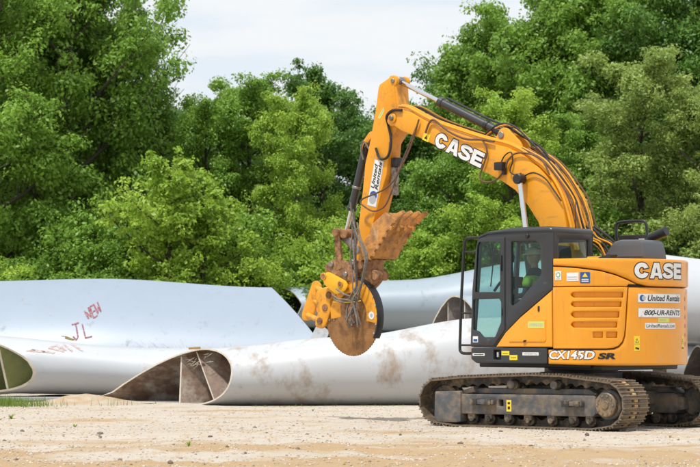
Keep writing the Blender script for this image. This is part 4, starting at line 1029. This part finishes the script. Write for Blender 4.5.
for (a, b_) in (((5.272, -.41, 2.032), (4.665, .01, 1.912)), ((5.468, -.41, 1.612), (4.846, .01, 1.515)), ((5.33, -.41, 1.83), (4.74, .01, 1.72))):
    g = G(); g.cyl(a, b_, .042 if a[2] != 1.83 else .03, SAWO, 16)
    for p_, s_ in ((a, -1), (b_, 1)): g.cyl(p_, (p_[0], p_[1] + .035 * s_, p_[2]), .055, RUST, 16, bev=.005)
    g.build('cross_tube', EX)
g = G(); g.prism(rnd_poly([(4.98, 1.98), (4.80, 2.04), (4.30, 1.95), (4.20, 1.80), (4.22, 1.50), (4.62, 1.46), (4.84, 1.52), (4.98, 1.66)], .05), -.36, -.03, SAWO, .025); g.prism(rnd_poly([(4.66, 1.90), (4.26, 1.92), (4.24, 1.60), (4.62, 1.54)], .03), -.03, .03, SAWO, .01); g.rbox((4.45, -.12, 1.97), (.34, .22, .14), RUST, .02)
g.cyl((4.30, -.3, 1.72), (4.30, .05, 1.72), .13, RUST, 24, bev=.015)
for i in range(5): g.cyl((4.66 - .09 * i, 0, 1.53), (4.66 - .09 * i, .02, 1.53), .018, STEEL, 8)
g.build('saw_body', EX)
teeth = []
for i in range(150):
    a = 2 * math.pi * i / 150; r_ = .585 if i % 2 else .596; teeth.append((r_ * math.cos(a), r_ * math.sin(a)))
g = G(); g.prism(teeth, -.012, .012, DISC, .003); g.cyl((0, -.04, 0), (0, .04, 0), .15, RUST, 28, bev=.01)
for i in range(8): a = 2 * math.pi * i / 8; g.cyl((.11 * math.cos(a), .03, .11 * math.sin(a)), (.11 * math.cos(a), .055, .11 * math.sin(a)), .016, STEEL, 6)
g.build('saw_disc', SAW, 30)
def sector(r0, r1, a0, a1, n=28): return circle_pts(0, 0, r1, n, a0, a1) + circle_pts(0, 0, r0, n, a1, a0)
g = G(); g.prism(sector(.36, .60, 48, 190), .035, .06, SAWO, .006); g.prism(sector(.40, .60, 48, 190), -.055, -.03, SAWO, .006); g.build('guard_plate', SAW, 30)
g = G(); g.prism(sector(.588, .616, 48, 212), -.06, .066, BLACK, .006); g.build('guard_rim', SAW, 30)
g = G()
for i in range(9): a = R(205 - 14 * i); g.cyl((.585 * math.cos(a), .06, .585 * math.sin(a)), (.585 * math.cos(a), .076, .585 * math.sin(a)), .012, GREYP, 6)
g.build('guard_bolts', SAW)
decal('round_sticker', SAW, lambda u, v, n: (-.47 - u, .062 + n, .02 + v), [('poly', circle_pts(0, 0, .06), WHITE), ('poly', circle_pts(0, 0, .03), GREYP)])
# worn hoses hanging down to the saw
for pts in ([(3.996, 3.20), (3.99, 3.0), (4.02, 2.6), (3.98, 2.30), (3.95, 2.05), (3.98, 1.86), (4.06, 1.72), (4.09, 1.58), (4.05, 1.44)],
            [(4.02, 3.3), (4.03, 2.9), (4.05, 2.5), (4.02, 2.2), (3.99, 2.0), (3.94, 1.85), (3.97, 1.70), (4.02, 1.60), (4.0, 1.5)],
            [(3.95, 2.9), (4.0, 2.5), (3.96, 2.2), (3.99, 1.95), (4.05, 1.85), (4.12, 1.75), (4.14, 1.62), (4.12, 1.48), (4.10, 1.40)],
            [(3.98, 3.10), (3.86, 2.80), (3.72, 2.50), (3.76, 2.22), (3.87, 1.98), (3.94, 1.84), (3.92, 1.72), (3.88, 1.55), (3.87, 1.42)],
            [(3.97, 3.0), (3.88, 2.75), (3.75, 2.48), (3.80, 2.22), (3.90, 1.96), (3.97, 1.80), (4.03, 1.66), (4.07, 1.52), (4.04, 1.47)],
            [(4.44, 1.92), (4.30, 1.85), (4.16, 1.84), (4.02, 1.82), (3.95, 1.86), (3.92, 1.78), (3.90, 1.62), (3.86, 1.46)],
            [(4.40, 1.86), (4.25, 1.80), (4.10, 1.84), (4.0, 1.92), (3.96, 2.06), (3.96, 2.3), (3.99, 2.6)],
            [(4.36, 2.0), (4.2, 1.92), (4.06, 1.88), (4.0, 1.78), (4.08, 1.62), (4.14, 1.50)]):
    y = .20 + .10 * rr.random(); part_tube('worn_hose', [(x + rr.uniform(-.012, .012), y + rr.uniform(-.03, .03), z) for x, z in pts], .0115 + .004 * rr.random(), HOSEGREY, EX, 7)
part_tube('worn_hose', [(4.42, .22, 1.80), (4.2, .24, 1.795), (4.0, .24, 1.80), (3.85, .24, 1.815)], .006, YEL, EX, 5)

# ------------------------------------------------------------------ operator seated in the cab (own top-level thing)
PS = empty('person', (0, 0, 0))
XM = Matrix.Translation((3.267, 36.0, 0)) @ Matrix.Rotation(R(140), 4, 'Z')
PS.matrix_world = XM @ Matrix.Translation((.21, .78, 1.555))
tag(PS, 'operator in a pale hard hat and lime safety vest seated inside the excavator cab', 'person')
SKIN = mat('skin', (.42, .25, .17), .55, var=.06)
CLOTH = mat('dark_work_clothes', (.03, .034, .045), .9, var=.2)
VEST = mat('lime_vest', (.26, .44, .03), .85, var=.2)
HAT = mat('pale_hat', (.62, .55, .42), .45, var=.03)
def skinned(name, verts, edges, radii, m, parent, root=0, sub=2):
    me = bpy.data.meshes.new(name); me.from_pydata(verts, edges, []); me.materials.append(m)
    o = obj(name, me, parent); o.modifiers.new('skin', 'SKIN').use_smooth_shade = True
    if not me.skin_vertices: 
        b_ = bmesh.new(); b_.from_mesh(me); b_.verts.layers.skin.verify(); b_.to_mesh(me); b_.free()
    for i, r_ in enumerate(radii):
        sv = me.skin_vertices[0].data[i]; sv.radius = (r_, r_) if not isinstance(r_, tuple) else r_; sv.use_root = i == root
    s = o.modifiers.new('sub', 'SUBSURF'); s.levels = s.render_levels = sub
    return o
bv = [(0, 0, .12), (-.02, 0, .28), (-.01, 0, .46), (.01, 0, .60), (.03, 0, .69)]; be = [(0, 1), (1, 2), (2, 3), (3, 4)]; brd = [(.15, .13), (.15, .115), (.17, .12), (.12, .09), .055]
for s in (1, -1):
    k = len(bv)
    bv += [(.08, .10 * s, .10), (.42, .12 * s, .13), (.47, .12 * s, -.20), (.46, .12 * s, -.36), (.58, .12 * s, -.385)]; be += [(0, k), (k, k + 1), (k + 1, k + 2), (k + 2, k + 3), (k + 3, k + 4)]; brd += [.085, .065, .05, .045, .04]
    k = len(bv)
    bv += [(.0, .19 * s, .55), (.02, .25 * s, .30), (.26, .31 * s, .27)]; be += [(3, k), (k, k + 1), (k + 1, k + 2)]; brd += [.06, .047, .032]
skinned('clothed_body', bv, be, brd, CLOTH, PS)
vv = [(0, 0, .20), (-.02, 0, .30), (-.01, 0, .47), (.0, 0, .575)]
vv += [(.0, .19, .545), (.01, .245, .40), (.0, -.19, .545), (.01, -.245, .40)]
skinned('safety_vest', vv, [(0, 1), (1, 2), (2, 3), (3, 4), (4, 5), (3, 6), (6, 7)], [(.17, .14), (.17, .135), (.205, .15), (.165, .11), .075, .068, .075, .068], VEST, PS)
# head: one shaped surface with brow, nose, chin and ears
b_ = bmesh.new(); bmesh.ops.create_uvsphere(b_, u_segments=32, v_segments=24, radius=1)
for v in b_.verts:
    x, y, z = v.co
    sx = .098 * (1 + .06 * max(0, z)); sy = .076 * (1 - .18 * max(0, -z)); px_, py_, pz_ = x * sx, y * sy, z * .118
    if x > 0:
        px_ += .024 * math.exp(-((y / .16) ** 2) - ((z + .12) / .20) ** 2)                      # nose
        px_ -= .012 * (math.exp(-(((abs(y) - .38) / .16) ** 2) - ((z - .08) / .12) ** 2))       # eye sockets
        px_ += .008 * math.exp(-((y / .5) ** 2) - ((z - .28) / .1) ** 2) + .010 * math.exp(-((y / .3) ** 2) - ((z + .75) / .16) ** 2)
        px_ += .006 * math.exp(-((y / .28) ** 2) - ((z + .43) / .06) ** 2)                      # lips
    if abs(x) < .3 and abs(y) > .9: py_ += math.copysign(.018, y) * math.exp(-((z + .05) / .25) ** 2)
    v.co = (px_ + .05, py_, pz_ + .83)
g = G(); g.bm(b_, SKIN); g.tube([(.03, 0, .66), (.035, 0, .74), (.04, 0, .80)], .052, SKIN, 14); head = g.build('head', PS, 80)
for s in (1, -1):
    g = G(); g.cyl((.128, .029 * s, .838), (.139, .030 * s, .838), .010, WHITE, 10); g.cyl((.138, .030 * s, .838), (.141, .030 * s, .838), .005, INK, 8); g.build('eye', head)
b_ = bmesh.new(); bmesh.ops.create_uvsphere(b_, u_segments=28, v_segments=16, radius=1)
bmesh.ops.delete(b_, geom=[v for v in b_.verts if v.co.z < -.05], context='VERTS')
g = G(); g.bm(b_, HAT, lambda q: (q[0] * .132 + .045, q[1] * .108, q[2] * .105 + .875)); g.cyl((.06, 0, .868), (.06, 0, .878), .138, HAT, 28); g.build('hard_hat', PS, 60)
for s in (1, -1):
    hv = [(.26, .31 * s, .27), (.33, .315 * s, .285), (.36, .315 * s, .29)]; he = [(0, 1), (1, 2)]; hr = [.028, .036, .028]
    for f in range(4):
        k = len(hv); off = (f - 1.5) * .019; ln = (.036, .042, .040, .030)[f]
        hv += [(.375, (.315 + .02) * s, .295 + off), (.40, (.315 + .012) * s, .29 + off), (.40, (.315 - .022) * s, .285 + off), (.40 - ln * .6, (.315 - .036) * s, .285 + off)]
        he += [(2, k), (k, k + 1), (k + 1, k + 2), (k + 2, k + 3)]; hr += [.0095, .009, .0085, .008]
    k = len(hv); hv += [(.335, .285 * s, .31), (.365, .272 * s, .325), (.385, .275 * s, .33)]; he += [(1, k), (k, k + 1), (k + 1, k + 2)]; hr += [.012, .010, .009]
    skinned('hand', hv, he, hr, SKIN, PS, 0, 1)

# ------------------------------------------------------------------ trees
def leaf_mat(name, dark, light, trans):
    m = bpy.data.materials.new(name); m.use_nodes = True; t = m.node_tree; t.nodes.clear()
    o = t.nodes.new('ShaderNodeOutputMaterial'); at = t.nodes.new('ShaderNodeAttribute'); at.attribute_name = 'tone'
    cr = t.nodes.new('ShaderNodeMix'); cr.data_type = 'RGBA'; cr.inputs['A'].default_value = (*dark, 1); cr.inputs['B'].default_value = (*light, 1)
    t.links.new(at.outputs['Fac'], cr.inputs['Factor'])
    d = t.nodes.new('ShaderNodeBsdfPrincipled'); d.inputs['Roughness'].default_value = .45; d.inputs['Specular IOR Level'].default_value = .35
    tr = t.nodes.new('ShaderNodeBsdfTranslucent'); hs = t.nodes.new('ShaderNodeHueSaturation'); hs.inputs['Value'].default_value = 1.5; hs.inputs['Hue'].default_value = .485
    x = t.nodes.new('ShaderNodeMixShader'); x.inputs[0].default_value = trans
    t.links.new(cr.outputs['Result'], d.inputs['Base Color']); t.links.new(cr.outputs['Result'], hs.inputs['Color']); t.links.new(hs.outputs[0], tr.inputs[0])
    t.links.new(d.outputs[0], x.inputs[1]); t.links.new(tr.outputs[0], x.inputs[2]); t.links.new(x.outputs[0], o.inputs[0])
    return m
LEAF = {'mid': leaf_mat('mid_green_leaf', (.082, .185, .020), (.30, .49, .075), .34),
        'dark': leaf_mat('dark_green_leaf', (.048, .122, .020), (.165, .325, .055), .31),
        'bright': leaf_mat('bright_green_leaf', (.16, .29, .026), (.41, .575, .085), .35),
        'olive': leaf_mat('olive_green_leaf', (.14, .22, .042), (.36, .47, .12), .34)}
BARK = mat('bark', (.07, .055, .042), .95, var=.4, bump=.5, bscale=15)
def np_tubes(paths):
    V, F = [], []; k = 0; n = 6
    for pts, rads in paths:
        pts = np.array(pts)
        for i in range(len(pts)):
            tn = pts[min(i + 1, len(pts) - 1)] - pts[max(i - 1, 0)]; tn = tn / (np.linalg.norm(tn) + 1e-9)
            a = np.cross(tn, [.31, .95, .02]); a /= np.linalg.norm(a) + 1e-9; b_ = np.cross(tn, a)
            for j in range(n):
                V.append(pts[i] + rads[i] * (a * math.cos(j * 2 * math.pi / n) + b_ * math.sin(j * 2 * math.pi / n)))
        for i in range(len(pts) - 1):
            for j in range(n): F.append((k + i * n + j, k + i * n + (j + 1) % n, k + (i + 1) * n + (j + 1) % n, k + (i + 1) * n + j))
        k += len(pts) * n
    return np.array(V), np.array(F)
def tree_meshes(seed, H, Rc, base, nleaf, ls, limbs=22, clump=.36, shape=.9, droop=0.):
    """a tapered trunk with limbs and side branches; leaves sit in clumps along the outer branches"""
    rg = np.random.default_rng(seed); paths = []
    tz = np.linspace(0, .93 * H, 9); tx = np.cumsum(rg.normal(0, .02 * H / 4, 9)); ty = np.cumsum(rg.normal(0, .02 * H / 4, 9)); tx -= tx[0]; ty -= ty[0]
    tr = np.stack([tx, ty, tz], 1); r0 = .017 * H
    paths.append((tr, r0 * (1 - .9 * np.linspace(0, 1, 9)) + .008)); C = []; LB = []
    for i in range(limbs):
        f = base + (1 - base) * ((i + .5) / limbs) ** .85 * .97; zz = f * .93 * H; p0 = np.array([np.interp(zz, tz, tx), np.interp(zz, tz, ty), zz])
        az = i * 2.399 + rg.normal(0, .35); q = (f - base) / (1 - base)
        env = Rc * (math.sin(math.pi * min(1, .16 + .80 * q)) ** shape) * rg.uniform(.5, 1.2)
        up = rg.uniform(.15, .55) + .5 * q
        d = np.array([math.cos(az), math.sin(az), up]); pts = [p0]; cur = p0.copy(); L_ = env * 1.05
        for s in range(5):
            cur = cur + d / np.linalg.norm(d) * L_ / 5; d = d + np.array([rg.normal(0, .12), rg.normal(0, .12), rg.normal(.05, .10) - droop * s / 5]); pts.append(cur.copy())
        pts = np.array(pts); lr = r0 * .42 * (1 - f * .55)
        paths.append((pts, np.linspace(lr, .008, 6)))
        nb = int(6 + 5 * env / Rc)
        for b_ in range(nb):
            s = rg.uniform(.28, 1.0) * 5; i0 = min(int(s), 4); q0 = pts[i0] + (pts[i0 + 1] - pts[i0]) * (s - i0)
            dd = rg.normal(0, 1, 3); dd[2] = abs(dd[2]) * .7 - droop * .5; dd = dd / np.linalg.norm(dd) + .5 * d / np.linalg.norm(d); bl = env * rg.uniform(.18, .42)
            q1 = q0 + dd * bl * .5; q2 = q0 + dd * bl + np.array([0, 0, .05 * bl])
            paths.append((np.array([q0, q1, q2]), np.array([lr * .3, lr * .2, .005])))
            for _ in range(3): LB.append(i); C.append(q0 + (q2 - q0) * rg.uniform(.35, 1.1) + rg.normal(0, .10, 3))
        C += [pts[-1], pts[-2]]; LB += [i, i]
    C = np.array(C); nc = len(C)
    wgt = rg.uniform(.3, 1.7, nc); cnt = np.maximum(1, (wgt / wgt.sum() * nleaf)).astype(int)
    ci = np.repeat(np.arange(nc), cnt); n = len(ci); cr_ = clump * rg.uniform(.6, 1.3, nc)
    off = rg.normal(0, 1, (n, 3)); off /= np.linalg.norm(off, axis=1)[:, None]; off *= (rg.random(n) ** .45)[:, None] * cr_[ci][:, None]; off[:, 2] *= .62
    P = C[ci] + off
    P[:, 2] = np.maximum(P[:, 2], .05)
    nrm = rg.normal(0, .42, (n, 3)) + np.array([0, 0, .55]) + .85 * off / (cr_[ci][:, None] + 1e-6); nrm /= np.linalg.norm(nrm, axis=1)[:, None]
    ax = np.cross(nrm, rg.normal(0, 1, (n, 3))); ax /= np.linalg.norm(ax, axis=1)[:, None] + 1e-9; bx = np.cross(nrm, ax)
    sz = ls * rg.uniform(.4, 1.5, n)[:, None]
    V = np.stack([P - ax * sz * .5, P + bx * sz * .30 - nrm * sz * .05, P + ax * sz * .5 - nrm * sz * .12, P - bx * sz * .30 - nrm * sz * .05], 1).reshape(-1, 3)
    crown = fast_mesh('crown', V, np.arange(4 * n).reshape(-1, 4))
    a = crown.attributes.new('tone', 'FLOAT', 'FACE'); lt = rg.random(limbs)[np.array(LB)]; tone = np.clip(.35 * lt[ci] + .3 * rg.random(nc)[ci] + .35 * rg.random(n), 0, 1)
    a.data.foreach_set('value', tone.astype(np.float32))
    tv, tf = np_tubes(paths); trunk = fast_mesh('trunk', tv, tf); trunk.shade_smooth(); trunk.materials.append(BARK)
    return trunk, crown
VAR = {'broad': tree_meshes(1, 10, 3.3, .10, 105000, .098, 34, .42),
       'tall': tree_meshes(2, 11, 2.6, .08, 92000, .095, 34, .38, .7),
       'loose': tree_meshes(3, 10, 2.5, .16, 50000, .10, 26, .34),
       'round': tree_meshes(4, 8, 2.3, .05, 76000, .092, 30, .36, .7),
       'dense': tree_meshes(5, 9, 2.7, .04, 90000, .09, 34, .42, .65),
       'shrub': tree_meshes(6, 3.4, 1.5, .02, 30000, .08, 22, .24, .6),
       'sapling': tree_meshes(7, 4.6, 1.35, .05, 20000, .085, 26, .19, .8),
       'bush': tree_meshes(8, 2.6, 1.7, .0, 26000, .075, 20, .26, .5)}
CROWN = {}
def top(me):
    a = np.empty(len(me.vertices) * 3, np.float32); me.vertices.foreach_get('co', a); return float(np.quantile(a[2::3], .996))
HV = {k: top(v[1]) for k, v in VAR.items()}
RZ = {'largest leafy tree, filling the upper left of the sky': 2.4}
def tree(var, xpx, ytop, Yd, leaf, label, wid=1., name='tree', group='trees behind the blade pieces', rz=None):
    x = (xpx - 350) * Yd / 2545; h = 1.32 + (333.7 - ytop) * Yd / 2545
    tr, cr_ = VAR[var]; zs = [v.co.z for v in ()]
    Hv = HV[var]
    s = h / Hv
    key = (var, leaf)
    if key not in CROWN:
        c2 = cr_.copy(); c2.materials.clear(); c2.materials.append(LEAF[leaf]); CROWN[key] = c2
    r_ = empty(name, (x, Yd, 0), RZ.get(label, random.uniform(0, 6.28)) if rz is None else rz); r_.scale = (s * wid, s * wid, s)
    obj('trunk', tr, r_); obj('crown', CROWN[key], r_)
    tag(r_, label, 'tree' if name == 'tree' else 'shrub', group)
    return r_
T = [
 ('broad', 70, -80, 66, 'mid', 'largest leafy tree, filling the upper left of the sky', .86),
 ('tall', -8, -60, 64, 'mid', 'tall tree cut by the left edge of the picture', 1.0),
 ('tall', 114, 4, 68, 'mid', 'tall tree forming the right flank of the big left crowns', .72),
 ('loose', 34, -40, 69, 'dark', 'darker loose tree between the two tallest at the left', 1.1),
 ('tall', 248, 77, 66, 'mid', 'upright mid green tree left of the dark one, its top against the sky', 1.0),
 ('tall', 296, 92, 64, 'bright', 'light green upright tree whose edge touches the dark tree left of the arm', .8),
 ('loose', 326, 68, 71, 'dark', 'dark green tree with its top against the sky left of the arm', .85),
 ('tall', 205, 96, 66, 'mid', 'medium tree in the dip between the big left crown and the next', .8),
 ('dense', 130, 90, 71, 'dark', 'dense dark tree behind the largest left crown', 1.0),
 ('dense', 60, 110, 71, 'dark', 'dense dark tree low behind the left edge trees', 1.0),
 ('dense', 352, 108, 74, 'dark', 'low dark tree in the gap behind the arm', .8),
 ('round', 404, 116, 72, 'dark', 'dark tree behind the joint of boom and arm', .9),
 ('loose', 446, 42, 74, 'mid', 'open branched tree at the left of the right hand wood', .85),
 ('tall', 506, 8, 72, 'mid', 'tall tree above the middle of the boom', .9),
 ('broad', 565, -30, 72, 'mid', 'broad crown behind the top of the right hand wood', .9),
 ('tall', 632, -30, 71, 'mid', 'tall tree above the counterweight', .95),
 ('broad', 700, -25, 70, 'dark', 'broad dark tree cut by the right edge of the picture', .85),
 ('tall', 512, 94, 63, 'bright', 'bright yellow green tree just behind the boom', 1.0),
 ('tall', 640, 52, 63, 'olive', 'olive green tree in front at the right', 1.1),
 ('tall', 578, 112, 66, 'mid', 'upright tree between the bright one and the olive one', .9),
 ('round', 448, 150, 64, 'mid', 'small tree under the boom beside the cab', .9),
 ('tall', 705, 95, 62, 'olive', 'smaller olive tree at the right edge above the blade pieces', .9),
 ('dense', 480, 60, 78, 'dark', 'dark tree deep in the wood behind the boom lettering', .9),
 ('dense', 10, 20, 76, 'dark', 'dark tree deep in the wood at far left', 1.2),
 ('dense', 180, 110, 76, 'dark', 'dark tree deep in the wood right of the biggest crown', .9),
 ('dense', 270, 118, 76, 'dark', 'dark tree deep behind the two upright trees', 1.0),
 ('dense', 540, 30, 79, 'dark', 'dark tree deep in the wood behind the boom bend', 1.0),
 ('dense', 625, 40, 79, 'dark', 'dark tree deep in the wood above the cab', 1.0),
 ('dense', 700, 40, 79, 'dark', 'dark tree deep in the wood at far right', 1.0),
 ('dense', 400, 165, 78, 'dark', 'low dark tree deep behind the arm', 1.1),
]
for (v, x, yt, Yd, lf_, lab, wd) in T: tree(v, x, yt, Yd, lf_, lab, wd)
SH = [('bush', 20, 246, 62, 'mid', 'leafy shrub behind the blade at the far left', 1.1), ('shrub', 66, 200, 63, 'mid', 'upright shrub above the left end of the broad blade', .9), ('bush', 112, 250, 62, 'mid', 'wide low shrub over the sprayed letters', 1.0),
      ('sapling', 172, 158, 60.5, 'bright', 'feathery sapling with thin upright shoots left of centre', 1.0), ('sapling', 205, 188, 60.8, 'bright', 'smaller feathery sapling right of the tallest one', 1.0), ('shrub', 226, 215, 63, 'mid', 'medium shrub right of the feathery saplings', 1.0), ('bush', 272, 246, 62, 'mid', 'low shrub above the right end of the broad blade', 1.0),
      ('bush', 312, 228, 62, 'bright', 'light shrub just left of the quick coupler', 1.0), ('bush', 400, 258, 63, 'bright', 'low light shrub under the thumb', 1.0), ('shrub', 442, 232, 63, 'bright', 'light shrub left of the cab', 1.0), ('shrub', 350, 245, 64, 'dark', 'dark shrub behind the arm', 1.0),
      ('bush', -14, 262, 61.5, 'bright', 'low shrub at the left edge', 1.1), ('shrub', 595, 212, 63, 'mid', 'shrub behind the boom hoses', 1.1), ('shrub', 690, 222, 62, 'olive', 'shrub above the blade pieces at the right edge', 1.1), ('shrub', 640, 212, 63, 'olive', 'shrub behind the handrail', 1.1), ('shrub', 490, 225, 64, 'bright', 'shrub behind the cab roof', 1.1), ('shrub', 140, 226, 62.5, 'mid', 'shrub left of the feathery saplings', 1.0)]
for (v, x, yt, Yd, lf_, lab, wd) in SH: tree(v, x, yt, Yd, lf_, lab, wd, 'shrub', 'shrubs along the edge of the wood')

# the wood goes on behind the trees one can tell apart: one mass
def wood():
    parts = [VAR['dense'][1]]; n = len(parts[0].vertices); co = np.empty(n * 3, np.float32); parts[0].vertices.foreach_get('co', co); co = co.reshape(-1, 4, 3)
    rg = np.random.default_rng(9); V = []
    for i, x in enumerate(np.linspace(-34, 34, 19)):
        c = co[::4] * np.array([1.3, 1.3, .62 + .1 * rg.random()]); a = rg.random() * 6.28; m = np.array([[math.cos(a), -math.sin(a), 0], [math.sin(a), math.cos(a), 0], [0, 0, 1]])
        ctr = c.mean(1, keepdims=True); c = ctr + (c - ctr) * 1.7
        V.append((c.reshape(-1, 3) @ m.T) + np.array([x + rg.normal(0, .6), 86 + rg.normal(0, 1.5), 0]))
    V = np.concatenate(V); me = fast_mesh('wood', V, np.arange(len(V)).reshape(-1, 4)); at = me.attributes.new('tone', 'FLOAT', 'FACE'); at.data.foreach_set('value', rg.random(len(V) // 4).astype(np.float32))
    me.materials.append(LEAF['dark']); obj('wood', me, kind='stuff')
wood()

# ------------------------------------------------------------------ grass and weeds
GRASS = leaf_mat('grass_blade', (.09, .16, .02), (.20, .28, .05), .3)
def grass(name, cells, seed, hmin, hmax, wd=.012):
    rg = np.random.default_rng(seed); V = []; F = []
    for (cx, cy, sx, sy, n) in cells:
        x = cx + sx * rg.normal(0, .5, n); y = cy + sy * rg.normal(0, .5, n); z = ground_h(x, y); h = rg.uniform(hmin, hmax, n); a = rg.random(n) * 6.28; ln = rg.uniform(.1, .6, n) * h
        b0 = np.stack([x, y, z - .01], 1); side = np.stack([np.cos(a), np.sin(a), 0 * a], 1) * wd * .5; lean = np.stack([-np.sin(a) * ln, np.cos(a) * ln, h], 1)
        V.append(np.stack([b0 - side, b0 + side, b0 + side * .7 + lean * .55, b0 + lean], 1).reshape(-1, 3))
    V = np.concatenate(V); me = fast_mesh(name, V, np.arange(len(V)).reshape(-1, 4)); at = me.attributes.new('tone', 'FLOAT', 'FACE'); at.data.foreach_set('value', rg.random(len(V) // 4).astype(np.float32))
    me.materials.append(GRASS); return obj(name, me, kind='stuff')
grass('grass', [(-6.35, 46.6, .9, .9, 900), (-6.9, 46.9, .8, .7, 700), (-6.6, 49.0, .6, .4, 150), (-4.2, 46.8, .5, .2, 25)] +
      [(x, 63 + (i % 3), 1.6, 1.2, 900) for i, x in enumerate(np.linspace(-13, 13, 14))], 4, .05, .22)
WEEDM = leaf_mat('weed_leaf', (.22, .32, .05), (.3, .4, .08), .35)
def weed(x, y, n, h, label, seed):
    rg = random.Random(seed); z = float(ground_h(np.array([x]), np.array([y]))[0]); g = G()
    for i in range(n):
        a = rg.random() * 6.28; l_ = h * rg.uniform(.5, 1.0); d = Vector((math.cos(a) * .7, math.sin(a) * .7, rg.uniform(.5, 1.2))).normalized(); s = Vector((-math.sin(a), math.cos(a), 0)) * .008
        p0 = Vector((0, 0, 0)); p1 = d * l_ * .55; p2 = d * l_ + Vector((0, 0, -.25 * l_))
        g.add([p0 - s * .4, p0 + s * .4, p1 + s, p1 - s], [(0, 1, 2, 3)], WEEDM); g.add([p1 - s, p1 + s, p2], [(0, 1, 2)], WEEDM)
    o = g.build('weed', loc=(x, y, z)); tag(o, label, 'weed', 'weeds on the bare yard')
grass('sparse_grass', [(0.6, 46.5, 2.0, .10, 90), (2.8, 46.5, 1.0, .10, 60), (-1.3, 46.4, .6, .1, 40)], 6, .02, .07)
weed(-5.30, 39.9, 26, .15, 'green weed nearest the left edge on the pale sand', 1)
weed(-3.88, 36.0, 20, .085, 'small flat weed on the sand below the open blade end', 2)
weed(-1.88, 29.7, 14, .13, 'thin weed with long stalks in the near tan soil', 3)
weed(-.65, 44.6, 12, .08, 'tiny weed in front of the long white blade piece', 4)
